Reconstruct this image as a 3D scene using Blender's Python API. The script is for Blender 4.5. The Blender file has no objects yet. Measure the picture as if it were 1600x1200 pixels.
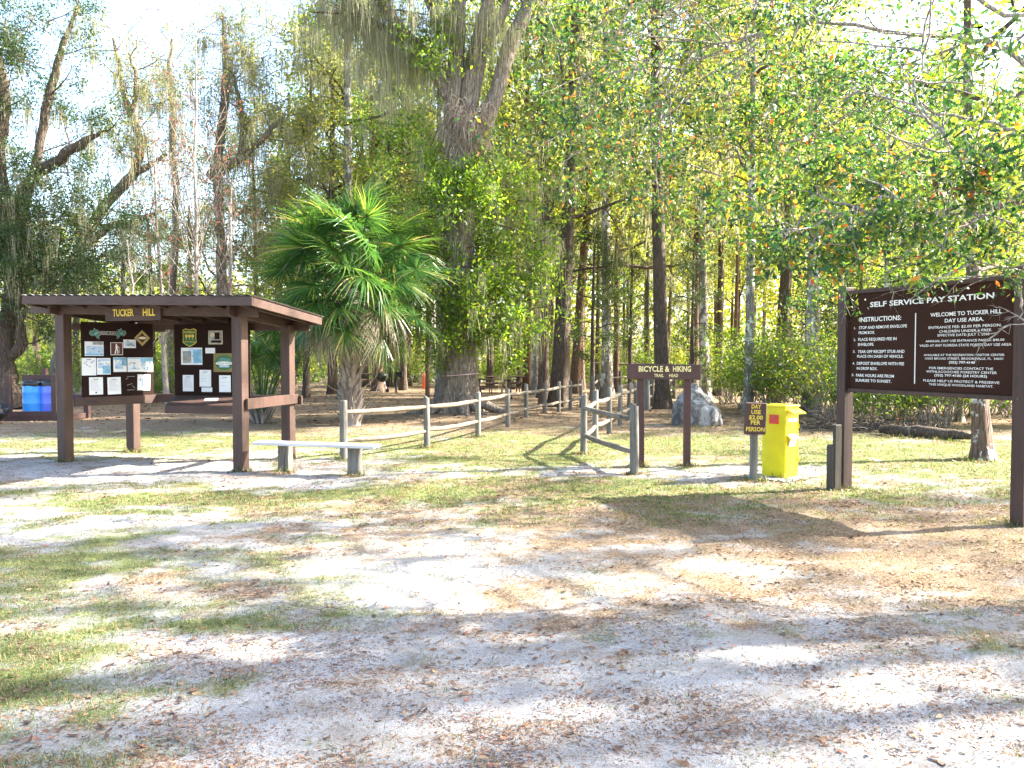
import bpy, math, random
import numpy as np
from mathutils import Vector, Matrix
R = math.radians
rnd = random.Random(7)
rs = np.random.RandomState(11)
sc = bpy.context.scene
COL = sc.collection

# ------------------------------------------------------------------ camera
F = 1280.0; CAMH = 1.65; HZ = 557.0
PITCH = math.atan((600 - HZ) / F)
cd = bpy.data.cameras.new('camera'); cam = bpy.data.objects.new('camera', cd); COL.objects.link(cam)
cd.sensor_width = 36; cd.lens = F / 1600 * 36; cd.clip_end = 1000; cd.clip_start = 0.05
cam.location = (0, 0, CAMH); cam.rotation_euler = (math.pi / 2 - PITCH, 0, 0)
sc.camera = cam

# ------------------------------------------------------------------ light
SUN_EL, SUN_AZ = R(36.5), R(12)            # azimuth measured from +X towards +Y
sd = Vector((math.cos(SUN_EL) * math.cos(SUN_AZ), math.cos(SUN_EL) * math.sin(SUN_AZ), math.sin(SUN_EL)))
w = bpy.data.worlds.new('World'); sc.world = w; w.use_nodes = True
nt = w.node_tree; bg = nt.nodes['Background']
sky = nt.nodes.new('ShaderNodeTexSky'); sky.sky_type = 'NISHITA'; sky.sun_disc = False
sky.sun_elevation = SUN_EL; sky.sun_rotation = math.pi / 2 - SUN_AZ
sky.air_density = 1.0; sky.dust_density = 2.6; sky.ozone_density = 1.0
nt.links.new(sky.outputs[0], bg.inputs[0]); bg.inputs[1].default_value = 0.12
ld = bpy.data.lights.new('sun', 'SUN'); ld.energy = 5.0; ld.angle = R(0.8); ld.color = (1.0, 0.93, 0.80)
sun = bpy.data.objects.new('sun', ld); COL.objects.link(sun)
sun.rotation_euler = sd.to_track_quat('Z', 'Y').to_euler(); sun.location = (20, 4, 30)
sc.view_settings.view_transform = 'Standard'; sc.view_settings.look = 'None'
sc.view_settings.exposure = 2.7; sc.view_settings.gamma = 1.0
cy = sc.cycles
cy.max_bounces = 7; cy.diffuse_bounces = 4; cy.glossy_bounces = 2; cy.transmission_bounces = 4; cy.transparent_max_bounces = 4
cy.sample_clamp_indirect = 8

# ------------------------------------------------------------------ point helpers
def ray(px, py):
    a = (px - 800) / F; b = -(py - 600) / F
    return Vector((a, math.cos(PITCH) + b * math.sin(PITCH), -math.sin(PITCH) + b * math.cos(PITCH)))
def G(px, py, z=0.0):
    d = ray(px, py); t = (z - CAMH) / d.z
    return Vector((d.x * t, d.y * t, z))
def P(px, py, Y):
    d = ray(px, py); t = Y / d.y
    return Vector((d.x * t, Y, CAMH + d.z * t))
def GX(px, Y):                      # ground point at depth Y under image column px
    return Vector(((px - 800) / F * Y, Y, 0))

# ------------------------------------------------------------------ mesh builder
class MB:
    def __init__(s): s.V = []; s.n = 0; s.F = []
    def add(s, v, f, mat=0, smooth=False):
        v = np.asarray(v, dtype=np.float64).reshape(-1, 3); f = np.asarray(f, dtype=np.int64)
        s.V.append(v); s.F.append((f + s.n, mat, smooth)); s.n += len(v)
    def box(s, c, size, rot=None, mat=0, bev=0.0):
        hx, hy, hz = [q / 2 for q in size]
        b = min(bev, hx * .9, hy * .9, hz * .9)
        M = rot if rot is not None else Matrix.Identity(3)
        if b <= 0:
            v = [(x, y, z) for z in (-hz, hz) for y in (-hy, hy) for x in (-hx, hx)]
            f = [(0, 2, 3, 1), (4, 5, 7, 6), (0, 1, 5, 4), (2, 6, 7, 3), (0, 4, 6, 2), (1, 3, 7, 5)]
            v = [M @ Vector(q) + Vector(c) for q in v]
            s.add([tuple(q) for q in v], f, mat); return
        bm = __import__('bmesh').new()
        __import__('bmesh').ops.create_cube(bm, size=1)
        for q in bm.verts: q.co = Vector((q.co.x * 2 * hx, q.co.y * 2 * hy, q.co.z * 2 * hz))
        __import__('bmesh').ops.bevel(bm, geom=bm.edges[:], offset=b, segments=1, affect='EDGES', profile=.5)
        bm.verts.index_update()
        v = [tuple(M @ q.co + Vector(c)) for q in bm.verts]
        for k in (3, 4, 5, 6):
            fs = [[q.index for q in fc.verts] for fc in bm.faces if len(fc.verts) == k]
            if fs:
                s.add(v, fs, mat)
        bm.free()
    def beam(s, a, b, wd, ht, mat=0, bev=0.004, roll=0.0):
        a = Vector(a); b = Vector(b); d = b - a; L = d.length; x = d.normalized()
        upv = Vector((0, 0, 1)) if abs(x.z) < .95 else Vector((0, 1, 0))
        y = upv.cross(x).normalized(); z = x.cross(y)
        M = Matrix((x, y, z)).transposed() @ Matrix.Rotation(roll, 3, 'X')
        s.box((a + b) / 2, (L, wd, ht), M, mat, bev)
    def tube(s, pts, rad, n=8, mat=0, caps=True, rough=0.0, flare=None):
        pts = np.array([tuple(p) for p in pts]); K = len(pts)
        rad = np.ones(K) * rad if np.isscalar(rad) else np.array(rad)
        t = np.gradient(pts, axis=0); t /= np.linalg.norm(t, axis=1)[:, None] + 1e-9
        ref = np.array([1., 0, 0]) if abs(t[0][0]) < .8 else np.array([0, 1., 0])
        V = []
        ang = np.arange(n) / n * 2 * np.pi
        for k in range(K):
            u = ref - t[k] * ref.dot(t[k]); u /= np.linalg.norm(u) + 1e-9; ref = u
            q = np.cross(t[k], u)
            r = np.ones(n) * rad[k]
            if rough: r = r * (1 + rs.uniform(-rough, rough, n))
            if flare is not None: r = r * flare(k, ang)
            V.append(pts[k] + (np.cos(ang) * r)[:, None] * u + (np.sin(ang) * r)[:, None] * q)
        V = np.concatenate(V)
        i = np.arange(K - 1)[:, None] * n; j = np.arange(n)[None]; j2 = (j + 1) % n
        f = np.stack([i + j, i + j2, i + n + j2, i + n + j], -1).reshape(-1, 4)
        s.add(V, f, mat, True)
        if caps:
            s.add(V[:n], [list(range(n))[::-1]], mat); s.add(V[-n:], [list(range(n))], mat)
    def lathe(s, c, prof, n=20, mat=0, rot=None):
        ang = np.arange(n) / n * 2 * np.pi
        V = np.concatenate([np.stack([np.cos(ang) * r, np.sin(ang) * r, np.ones(n) * z], -1) for r, z in prof])
        if rot is not None: V = V @ np.array(rot).T
        V = V + np.array(tuple(c)); K = len(prof)
        i = np.arange(K - 1)[:, None] * n; j = np.arange(n)[None]; j2 = (j + 1) % n
        s.add(V, np.stack([i + j, i + j2, i + n + j2, i + n + j], -1).reshape(-1, 4), mat, True)
    def ribbons(s, path, width, side, mat=0, smooth=False):
        # path (N,K,3) width (N,K) side (N,3)
        N, K, _ = path.shape
        off = side[:, None, :] * width[:, :, None] * .5
        V = np.stack([path - off, path + off], 2).reshape(-1, 3)       # N,K,2
        b = (np.arange(N) * K * 2)[:, None]; k = (np.arange(K - 1) * 2)[None]
        f = np.stack([b + k, b + k + 1, b + k + 3, b + k + 2], -1).reshape(-1, 4)
        s.add(V, f, mat, smooth)
    def leaves(s, c, L, W, mat=0, flat=0.0, drop=0.0, two=False):
        # diamond leaves at c with random orientation; flat biases normals upwards, drop biases the long axis downwards
        N = len(c)
        d = rs.normal(size=(N, 3)); d[:, 2] = d[:, 2] * (1 - flat) - drop
        d /= np.linalg.norm(d, axis=1)[:, None] + 1e-9
        q = rs.normal(size=(N, 3)); q[:, 2] *= (1 - flat); q = np.cross(d, q) if flat < .5 else q - d * (q * d).sum(1)[:, None]
        q /= np.linalg.norm(q, axis=1)[:, None] + 1e-9
        L = L * rs.uniform(.65, 1.3, N); W = W * rs.uniform(.7, 1.25, N)
        if two:
            nrm = np.cross(d, q)
            p = np.stack([c, c + d * (L * .45)[:, None], c + d * L[:, None] + nrm * (L * rs.uniform(-.25, .25, N))[:, None]], 1)
            wd = np.stack([W * .12, W, W * .05], 1)
            s.ribbons(p, wd, q, mat); return
        V = np.stack([c, c + d * (L * .45)[:, None] - q * (W / 2)[:, None], c + d * L[:, None], c + d * (L * .45)[:, None] + q * (W / 2)[:, None]], 1).reshape(-1, 3)
        s.add(V, np.arange(N * 4).reshape(-1, 4), mat)
    def text(s, body, o, right, up, width=None, height=.1, mat=0, align='C', ext=.0015, bold=0.0, lift=.003, maxw=None):
        cu = bpy.data.curves.new('t', 'FONT'); cu.body = body; cu.size = 1; cu.extrude = 0; cu.offset = bold; cu.resolution_u = 2
        ob = bpy.data.objects.new('t', cu); COL.objects.link(ob)
        me = bpy.data.meshes.new_from_object(ob)
        co = np.zeros(len(me.vertices) * 3); me.vertices.foreach_get('co', co); co = co.reshape(-1, 3)
        polys = [list(p.vertices) for p in me.polygons]
        bpy.data.objects.remove(ob); bpy.data.curves.remove(cu); bpy.data.meshes.remove(me)
        if not len(co): return
        x0, x1 = co[:, 0].min(), co[:, 0].max()
        sy = height / .72                                  # cap height of the built-in font
        sx = width / (x1 - x0) if width else sy
        if maxw: sx = min(sx, maxw / (x1 - x0))
        cx = {'C': (x0 + x1) / 2, 'L': x0, 'R': x1}[align]
        o = Vector(o); right = Vector(right).normalized(); up = Vector(up).normalized(); nn = right.cross(up)
        V = [tuple(o + right * ((p[0] - cx) * sx) + up * ((p[1] - .36) * sy) + nn * lift) for p in co]
        by = {}
        for p in polys: by.setdefault(len(p), []).append(p)
        for k, fs in by.items(): s.add(V, fs, mat)
    def build(s, name, mats, parent=None, loc=None):
        me = bpy.data.meshes.new(name)
        V = np.concatenate(s.V)
        if loc is not None: V = V - np.array(tuple(loc))
        lt = []; li = []; mi = []; sm = []
        for f, m, q in s.F:
            lt.append(np.full(len(f), f.shape[1])); li.append(f.ravel()); mi.append(np.full(len(f), m)); sm.append(np.full(len(f), q))
        lt = np.concatenate(lt); li = np.concatenate(li)
        me.vertices.add(len(V)); me.vertices.foreach_set('co', V.ravel())
        me.loops.add(len(li)); me.loops.foreach_set('vertex_index', li.astype(np.int32))
        me.polygons.add(len(lt)); st = np.concatenate([[0], np.cumsum(lt)[:-1]])
        me.polygons.foreach_set('loop_start', st.astype(np.int32))
        me.polygons.foreach_set('material_index', np.concatenate(mi).astype(np.int32))
        me.polygons.foreach_set('use_smooth', np.concatenate(sm).astype(bool))
        me.update(calc_edges=True)
        for m in (mats if isinstance(mats, (list, tuple)) else [mats]): me.materials.append(m)
        o = bpy.data.objects.new(name, me); COL.objects.link(o)
        if parent is not None: o.parent = parent
        elif loc is not None: o.location = loc
        return o

def tag(o, label=None, cat=None, group=None, kind=None):
    for k, v in (('label', label), ('category', cat), ('group', group), ('kind', kind)):
        if v: o[k] = v
    return o
def empty(name, loc, label, cat, group=None, rz=0):
    o = bpy.data.objects.new(name, None); COL.objects.link(o); o.location = loc; o.rotation_euler.z = rz
    o.empty_display_size = .2
    return tag(o, label, cat, group)
def attach(o, root):                # mesh given in world coordinates becomes a part of root
    o.parent = root
    o.matrix_parent_inverse = Matrix.LocRotScale(root.location, root.rotation_euler, root.scale).inverted()
    return o
def sub(o, part, root):             # sub-part: all three share world coordinates
    o.parent = part
    o.matrix_parent_inverse = Matrix.Identity(4)
    return o
def inst(src, name, parent, loc=(0, 0, 0), rot=(0, 0, 0), scale=(1, 1, 1)):
    o = bpy.data.objects.new(name, src); COL.objects.link(o); o.parent = parent
    o.location = loc; o.rotation_euler = rot; o.scale = scale
    return o

# ------------------------------------------------------------------ materials
def mat(name):
    m = bpy.data.materials.new(name); m.use_nodes = True
    return m, m.node_tree, m.node_tree.nodes['Principled BSDF']
def N(t, kind, **kw):
    n = t.nodes.new(kind)
    for k, v in kw.items(): setattr(n, k, v)
    return n
def ramp(t, src, stops):
    r = t.nodes.new('ShaderNodeValToRGB'); e = r.color_ramp.elements
    while len(e) < len(stops): e.new(.5)
    for i, (p, c) in enumerate(stops): e[i].position = p; e[i].color = (*c, 1)
    t.links.new(src, r.inputs[0]); return r.outputs[0]
def noise(t, scale, detail=4, stretch=None, rough=.55, dist=0.0, coord='Object'):
    tc = N(t, 'ShaderNodeTexCoord'); n = N(t, 'ShaderNodeTexNoise')
    n.inputs['Scale'].default_value = scale; n.inputs['Detail'].default_value = detail
    n.inputs['Roughness'].default_value = rough; n.inputs['Distortion'].default_value = dist
    if stretch:
        mp = N(t, 'ShaderNodeMapping'); mp.inputs['Scale'].default_value = stretch
        t.links.new(tc.outputs[coord], mp.inputs[0]); t.links.new(mp.outputs[0], n.inputs['Vector'])
    else: t.links.new(tc.outputs[coord], n.inputs['Vector'])
    return n.outputs[0]
def mixc(t, fac, a, b, mode='MIX'):
    m = N(t, 'ShaderNodeMix', data_type='RGBA', blend_type=mode)
    for i, v in ((0, fac), (6, a), (7, b)):
        if isinstance(v, bpy.types.NodeSocket): t.links.new(v, m.inputs[i])
        elif i == 0: m.inputs[0].default_value = v
        else: m.inputs[i].default_value = (*v, 1)
    return m.outputs[2]
def bump(t, b, src, strength=.5, dist=.01):
    n = N(t, 'ShaderNodeBump'); n.inputs['Strength'].default_value = strength; n.inputs['Distance'].default_value = dist
    t.links.new(src, n.inputs['Height']); t.links.new(n.outputs[0], b.inputs['Normal'])
def leaf_mat(name, stops, trans=.45, tcol=1.5, rough=.45, yellow=(1.15, 1.0, .55)):
    m, t, b = mat(name)
    g = N(t, 'ShaderNodeNewGeometry')
    c = ramp(t, g.outputs['Random Per Island'], stops)
    t.links.new(c, b.inputs['Base Color']); b.inputs['Roughness'].default_value = rough
    tr = N(t, 'ShaderNodeBsdfTranslucent')
    c2 = mixc(t, 1.0, c, tuple(tcol * q for q in yellow), 'MULTIPLY')
    t.links.new(c2, tr.inputs[0])
    mx = N(t, 'ShaderNodeMixShader'); mx.inputs[0].default_value = trans
    t.links.new(b.outputs[0], mx.inputs[1]); t.links.new(tr.outputs[0], mx.inputs[2])
    t.links.new(mx.outputs[0], t.nodes['Material Output'].inputs[0])
    return m
def plain(name, col, rough=.6, var=.15, scale=6, metal=0, bmp=0.0):
    m, t, b = mat(name)
    n = noise(t, scale, 5)
    c = ramp(t, n, [(.3, tuple(q * (1 - var) for q in col)), (.7, tuple(min(1, q * (1 + var)) for q in col))])
    t.links.new(c, b.inputs['Base Color']); b.inputs['Roughness'].default_value = rough; b.inputs['Metallic'].default_value = metal
    if rough >= .7: b.inputs['Specular IOR Level'].default_value = .2
    if bmp: bump(t, b, n, bmp, .005)
    return m
def wood(name, dark, light, rough=.75, axis='Z', wear=None, scale=10):
    m, t, b = mat(name)
    st = {'Z': (1, 1, .08), 'X': (.08, 1, 1), 'XY': (.25, .25, 1.6)}[axis]
    n1 = noise(t, scale * 2.5, 6, st, .65, .4); n2 = noise(t, 1.7, 4)
    c = ramp(t, n1, [(.3, dark), (.72, light)])
    c = mixc(t, .35, c, ramp(t, n2, [(.35, tuple(q * .75 for q in dark)), (.7, tuple(min(1, q * 1.15) for q in light))]))
    if wear:
        n3 = noise(t, 9, 6, st, .7)
        msk = ramp(t, n3, [(.54, (0, 0, 0)), (.62, (1, 1, 1))])
        c = mixc(t, msk, c, wear)
    t.links.new(c, b.inputs['Base Color']); b.inputs['Roughness'].default_value = rough
    bump(t, b, n1, .5, .006)
    return m
def bark(name, dark, light, patch=None, pamt=.62, sc_=9):
    m, t, b = mat(name)
    tc = N(t, 'ShaderNodeTexCoord'); mp = N(t, 'ShaderNodeMapping'); mp.inputs['Scale'].default_value = (1, 1, .16)
    v = N(t, 'ShaderNodeTexVoronoi', feature='DISTANCE_TO_EDGE'); v.inputs['Scale'].default_value = sc_ * 1.5
    t.links.new(tc.outputs['Object'], mp.inputs[0])
    n0 = N(t, 'ShaderNodeTexNoise'); n0.inputs['Scale'].default_value = 6; t.links.new(mp.outputs[0], n0.inputs['Vector'])
    mv = mixc(t, .12, mp.outputs[0], n0.outputs['Color']); t.links.new(mv, v.inputs['Vector'])
    n1 = noise(t, sc_ * 3, 6, (1, 1, .25), .7)
    vr = ramp(t, v.outputs['Distance'], [(.0, (0, 0, 0)), (.18, (1, 1, 1))])
    c = ramp(t, n1, [(.3, dark), (.7, light)])
    c = mixc(t, 1.0, c, mixc(t, .45, (1, 1, 1), vr), 'MULTIPLY')
    if patch:
        n3 = noise(t, 3.2, 7, (1, 1, .7), .68)
        c = mixc(t, ramp(t, n3, [(pamt, (0, 0, 0)), (pamt + .05, (1, 1, 1))]), c, patch)
    t.links.new(c, b.inputs['Base Color']); b.inputs['Roughness'].default_value = .9
    bump(t, b, vr, .7, .02)
    return m

M_BROWN = wood('brown_painted_wood', (.038, .018, .013), (.084, .043, .033), .65, 'XY', (.03, .016, .012))
M_POST = wood('brown_post_wood', (.036, .017, .012), (.086, .043, .032), .6, 'Z', (.035, .018, .014))
M_PANEL = plain('brown_panel', (.020, .008, .006), .8, .25, 3)
M_SIGN = plain('sign_brown', (.036, .013, .007), .75, .16, 2.5)
M_RED = wood('route_sign_brown', (.050, .020, .018), (.082, .036, .032), .55, 'XY')
M_GREYW = wood('weathered_wood', (.075, .070, .060), (.23, .215, .185), .85, 'Z', (.04, .036, .03))
M_RAILW = wood('weathered_rail', (.085, .066, .048), (.25, .205, .155), .85, 'XY', (.05, .042, .033))
M_BENCH = wood('bench_board', (.42, .42, .42), (.62, .62, .62), .7, 'XY')
M_DARKW = wood('dark_old_wood', (.035, .028, .022), (.085, .07, .055), .8, 'Z')
M_TABLE = wood('picnic_wood', (.06, .03, .02), (.13, .065, .04), .7, 'XY')
M_YTEXT = plain('yellow_letter', (.80, .58, .07), .5, .08)
M_CTEXT = plain('cream_letter', (.82, .72, .32), .5, .08)
M_WTEXT = plain('white_letter', (.85, .84, .80), .5, .05)
M_PAPER = plain('paper', (.80, .82, .84), .5, .04)
M_INK = plain('ink', (.16, .16, .18), .6, .1)
M_BLUEP = plain('map_blue', (.20, .46, .66), .5, .35, 9)
M_PALEB = plain('map_pale_blue', (.48, .62, .82), .5, .2, 7)
M_TEAL = plain('map_teal', (.07, .22, .18), .5, .5, 20)
M_GREENS = plain('sign_green', (.02, .13, .035), .5, .1)
M_OLIVE = plain('olive_sign', (.20, .16, .035), .5, .1)
M_GOLD = plain('gold_sign', (.45, .30, .04), .5, .1)
M_GREY = plain('grey_print', (.30, .30, .29), .5, .4, 14)
M_MAROON = plain('maroon_sign', (.09, .015, .018), .5, .1)
M_YELLOW = plain('yellow_painted_steel', (.74, .62, .004), .42, .13, 3.2)
M_REDS = plain('red_sticker', (.75, .045, .02), .5, .05)
M_BLACK = plain('black_iron', (.02, .02, .02), .5, .2)
M_BLUE = plain('blue_plastic', (.06, .36, .85), .38, .08, 3)
M_VIOLET = plain('violet_blue_plastic', (.15, .22, .85), .38, .08, 3)
M_BAG = plain('black_plastic_bag', (.012, .014, .02), .3, .3, 12, bmp=.6)
M_METAL = plain('roof_metal', (.50, .50, .50), .4, .1, 5, metal=.7)
M_GREYMETAL = plain('bolt_metal', (.10, .08, .07), .6, .2)
M_ORANGE = plain('orange_plastic', (.80, .13, .02), .5, .1)
M_ROPE = plain('pink_cord', (.65, .45, .45), .7, .1)
M_WHITE = plain('white_tube', (.75, .75, .74), .5, .05)

M_BARK = bark('oak_bark', (.085, .065, .052), (.33, .27, .215), (.42, .40, .35), .63)
M_BARKD = bark('dark_bark', (.050, .034, .025), (.15, .105, .075), (.34, .33, .28), .66, 11)
M_BARKR = bark('reddish_bark', (.085, .045, .028), (.22, .13, .085), (.38, .36, .30), .70, 12)
M_BARKL = bark('lichen_bark', (.13, .11, .09), (.32, .29, .24), (.62, .61, .56), .52, 10)
M_TWIG = bark('pale_twig_bark', (.24, .20, .17), (.48, .43, .38), None, .6, 16)
M_BARE = bark('bare_sapling_bark', (.30, .24, .20), (.55, .47, .41), None, .6, 16)
L_OAK = leaf_mat('oak_leaf', [(0, (.030, .075, .010)), (.5, (.060, .125, .016)), (1, (.125, .18, .022))], .5, 2.9)
L_BROAD = leaf_mat('broad_light_leaf', [(0, (.035, .085, .012)), (.5, (.085, .16, .018)), (1, (.17, .23, .028))], .52, 3.0)
L_DARK = leaf_mat('dark_evergreen_leaf', [(0, (.018, .045, .012)), (.6, (.040, .080, .022)), (1, (.075, .115, .030))], .38, 1.8)
L_YEL = leaf_mat('yellow_green_leaf', [(0, (.075, .11, .016)), (.5, (.14, .18, .026)), (1, (.22, .22, .034))], .56, 2.9)
L_PALE = leaf_mat('pale_olive_leaf', [(0, (.07, .10, .035)), (.5, (.12, .15, .05)), (1, (.20, .21, .085))], .55, 2.6)
L_NEAR = leaf_mat('near_branch_leaf', [(0, (.010, .038, .018)), (.42, (.022, .070, .022)), (.68, (.06, .12, .02)), (.94, (.14, .18, .022)), (.965, (.28, .22, .02)), (.98, (.36, .13, .02)), (1, (.30, .06, .02))], .5, 2.3)
L_PALM = leaf_mat('palm_leaf', [(0, (.018, .065, .020)), (.55, (.050, .125, .028)), (.90, (.12, .19, .035)), (1, (.30, .25, .13))], .38, 2.1, .3)
L_PALMD = leaf_mat('dead_palm_leaf', [(0, (.13, .09, .06)), (.5, (.26, .21, .15)), (1, (.38, .33, .26))], .3, 1.2, .7, (1, .95, .8))
L_DEADF = leaf_mat('dead_fern', [(0, (.22, .17, .13)), (1, (.50, .43, .36))], .4, 1.5, .8, (1, .95, .85))
L_MOSS = leaf_mat('hanging_moss', [(0, (.17, .17, .115)), (.5, (.28, .275, .19)), (1, (.40, .39, .29))], .5, 1.8, .9, (1, .97, .8))
L_SHRUB = leaf_mat('shrub_leaf', [(0, (.045, .10, .012)), (.5, (.09, .16, .02)), (1, (.16, .21, .03))], .52, 2.3)
L_RED = leaf_mat('red_leaf', [(0, (.24, .05, .04)), (1, (.38, .14, .09))], .5, 1.4, .6, (1, .8, .7))
L_GRASS = leaf_mat('grass_blade', [(0, (.035, .09, .018)), (.5, (.075, .14, .028)), (.7, (.19, .19, .075)), (1, (.34, .28, .16))], .4, 1.5)
L_LIT = leaf_mat('fallen_leaf', [(0, (.06, .035, .025)), (.4, (.15, .075, .045)), (.7, (.25, .14, .075)), (.9, (.36, .25, .14)), (1, (.38, .11, .05))], .12, 1.0, .6, (1, .8, .6))

# ------------------------------------------------------------------ value noise and ground masks
def vnoise(x, y, seed=0):
    x = np.asarray(x, float); y = np.asarray(y, float)
    xi = np.floor(x).astype(np.int64); yi = np.floor(y).astype(np.int64); fx = x - xi; fy = y - yi
    fx = fx * fx * (3 - 2 * fx); fy = fy * fy * (3 - 2 * fy)
    def h(a, b):
        n = (a * 374761393 + b * 668265263 + seed * 1442695041) & 0xffffffff
        n = ((n ^ (n >> 13)) * 1274126177) & 0xffffffff
        return ((n ^ (n >> 16)) & 0xffff) / 65535.0
    return (h(xi, yi) * (1 - fx) + h(xi + 1, yi) * fx) * (1 - fy) + (h(xi, yi + 1) * (1 - fx) + h(xi + 1, yi + 1) * fx) * fy
def fbm(x, y, seed=0, o=4):
    r = 0; a = .5; tot = 0
    for k in range(o):
        r = r + a * vnoise(x * 2 ** k, y * 2 ** k, seed + k * 17); tot += a; a *= .55
    return r / tot
def blob(x, y, cx, cy, rx, ry): return np.exp(-(((x - cx) / rx) ** 2 + ((y - cy) / ry) ** 2))
def grass_mask(x, y):
    g = .42 + 0 * x + .06 * (y > 9)
    g = g + .18 * blob(x, y, -3.2, 4.3, 2.0, 1.7) + .14 * blob(x, y, -4.8, 6.2, 2.6, 1.3)
    g = g + .18 * blob(x, y, -7, 8.2, 3, .9) + .34 * blob(x, y, -2.4, 9.6, 2.4, .6) + .34 * blob(x, y, 1.2, 10.0, 2.0, 1.1)
    g = g + .42 * blob(x, y, 3.5, 15.5, 3.2, 2.4) + .42 * blob(x, y, 8.5, 13.5, 3.5, 2.6) + .40 * blob(x, y, -6, 16.2, 5, 1.8) + .32 * blob(x, y, -.3, 14.2, 1.6, 2.6)
    g = g + .25 * blob(x, y, 6.5, 9.6, 2, .9) + .3 * blob(x, y, 0.3, 20, 1.5, 4)
    g = g - .34 * blob(x, y, 1.5, 3.6, 3.4, 1.6) - .30 * blob(x, y, -5, 11.6, 3.0, .9) - .25 * blob(x, y, 2.6, 11.6, 2.6, .6) - .3 * blob(x, y, 1.0, 7.0, 2.6, .9) - .2 * blob(x, y, -5.5, 13.2, 2, 1)
    g = g - .30 * np.clip((y - 18) / 5, 0, 1)
    return np.clip(g + (fbm(x * 1.1, y * 1.5, 3) - .5) * .8 + (fbm(x * 3.6, y * 4.6, 63) - .5) * .75, 0, 1)
def litter_mask(x, y):
    l = .35 + .48 * np.clip((y - 16) / 5, 0, 1) + .30 * blob(x, y, 4.5, 7.0, 3.4, 2.2) + .14 * blob(x, y, 1.0, 8.0, 3.5, 1.0) + .08 * blob(x, y, .5, 9.5, 3, 1.5) - .12 * blob(x, y, 1.5, 3.6, 5, 1.8)
    l = l - .20 * blob(x, y, -6, 7, 3.5, 2) - .14 * blob(x, y, -4.5, 11.6, 3, .8)
    return np.clip(l + (fbm(x * .9 + 40, y * 1.2, 9) - .5) * .45 + (fbm(x * 3.4, y * 4.4, 29) - .5) * .7, 0, 1)
def gz(x, y):
    x = np.asarray(x, float); y = np.asarray(y, float)
    z = (fbm(x * .8, y * .8, 21) - .5) * .05 + (fbm(x * 5, y * 5, 31, 3) - .5) * .045 * (y < 14)
    z = z + .20 * blob(x, y, -1.2, 22.4, 2.2, 1.6)
    return z - .012

# ------------------------------------------------------------------ ground
def make_ground():
    def axis(segs):
        a = []
        for lo, hi, st in segs: a += list(np.arange(lo, hi, st))
        return np.array(a + [segs[-1][1]])
    xs = axis([(-300, -60, 20), (-60, -14, 1.5), (-14, 14, .10), (14, 60, 1.5), (60, 300, 20)])
    ys = axis([(-60, 0, 4), (0, 2, .5), (2, 9, .07), (9, 20, .12), (20, 40, .4), (40, 120, 4), (120, 420, 20)])
    X, Y = np.meshgrid(xs, ys); Z = gz(X, Y)
    far = np.clip((np.abs(X) - 40) / 20, 0, 1); Z = Z * (1 - far)
    V = np.stack([X, Y, Z], -1).reshape(-1, 3); nx, ny = len(xs), len(ys)
    i = np.arange(ny - 1)[:, None] * nx; j = np.arange(nx - 1)[None]
    f = np.stack([i + j, i + j + 1, i + nx + j + 1, i + nx + j], -1).reshape(-1, 4)
    mb = MB(); mb.add(V, f, 0, True)
    m, t, b = mat('ground_sand_grass_litter')
    ga = N(t, 'ShaderNodeAttribute', attribute_name='grass'); la = N(t, 'ShaderNodeAttribute', attribute_name='litter')
    fine = noise(t, 34, 8, None, .75); mid = noise(t, 5.5, 6, None, .65); mic = noise(t, 140, 3, None, .7)
    str_ = noise(t, 60, 5, (1, 1.8, 1), .8, .6)
    sand = ramp(t, mid, [(.3, (.31, .31, .31)), (.7, (.45, .45, .455))])
    sand = mixc(t, ramp(t, mic, [(.52, (0, 0, 0)), (.64, (.85, .85, .85))]), sand, (.13, .115, .10))
    sand = mixc(t, ramp(t, noise(t, 2.3, 6, None, .7, .5), [(.46, (0, 0, 0)), (.66, (.6, .6, .6))]), sand, (.22, .19, .155))
    def mask(att, a0, a1, k=.5):
        ad = N(t, 'ShaderNodeMath', operation='MULTIPLY_ADD'); t.links.new(fine, ad.inputs[0]); ad.inputs[1].default_value = k
        t.links.new(att, ad.inputs[2])
        ad2 = N(t, 'ShaderNodeMath', operation='MULTIPLY_ADD'); t.links.new(mid, ad2.inputs[0]); ad2.inputs[1].default_value = k * .6
        t.links.new(ad.outputs[0], ad2.inputs[2])
        mr = N(t, 'ShaderNodeMapRange'); mr.inputs[1].default_value = a0; mr.inputs[2].default_value = a1
        t.links.new(ad2.outputs[0], mr.inputs[0]); return mr.outputs[0]
    gcol = ramp(t, str_, [(.38, (.045, .07, .022)), (.49, (.11, .14, .045)), (.63, (.31, .29, .14))])
    lcol = ramp(t, str_, [(.38, (.06, .042, .03)), (.48, (.17, .12, .078)), (.60, (.38, .29, .195))])
    th = N(t, 'ShaderNodeMath', operation='MULTIPLY'); t.links.new(mask(la.outputs['Fac'], .96, 1.26, .95), th.inputs[0]); th.inputs[1].default_value = .42
    sand = mixc(t, th.outputs[0], sand, (.27, .225, .175))
    c = mixc(t, mask(ga.outputs['Fac'], 1.08, 1.40, .9), sand, gcol)
    c = mixc(t, mask(la.outputs['Fac'], 1.16, 1.34, .95), c, lcol)
    t.links.new(c, b.inputs['Base Color']); b.inputs['Roughness'].default_value = .95; b.inputs['Specular IOR Level'].default_value = .1
    bump(t, b, fine, .8, .03)
    o = mb.build('ground', m)
    me = o.data
    for nm, fn in (('grass', grass_mask), ('litter', litter_mask)):
        a = me.attributes.new(nm, 'FLOAT', 'POINT'); a.data.foreach_set('value', fn(V[:, 0], V[:, 1]).astype(np.float32))
    tag(o, kind='structure')
make_ground()

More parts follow.
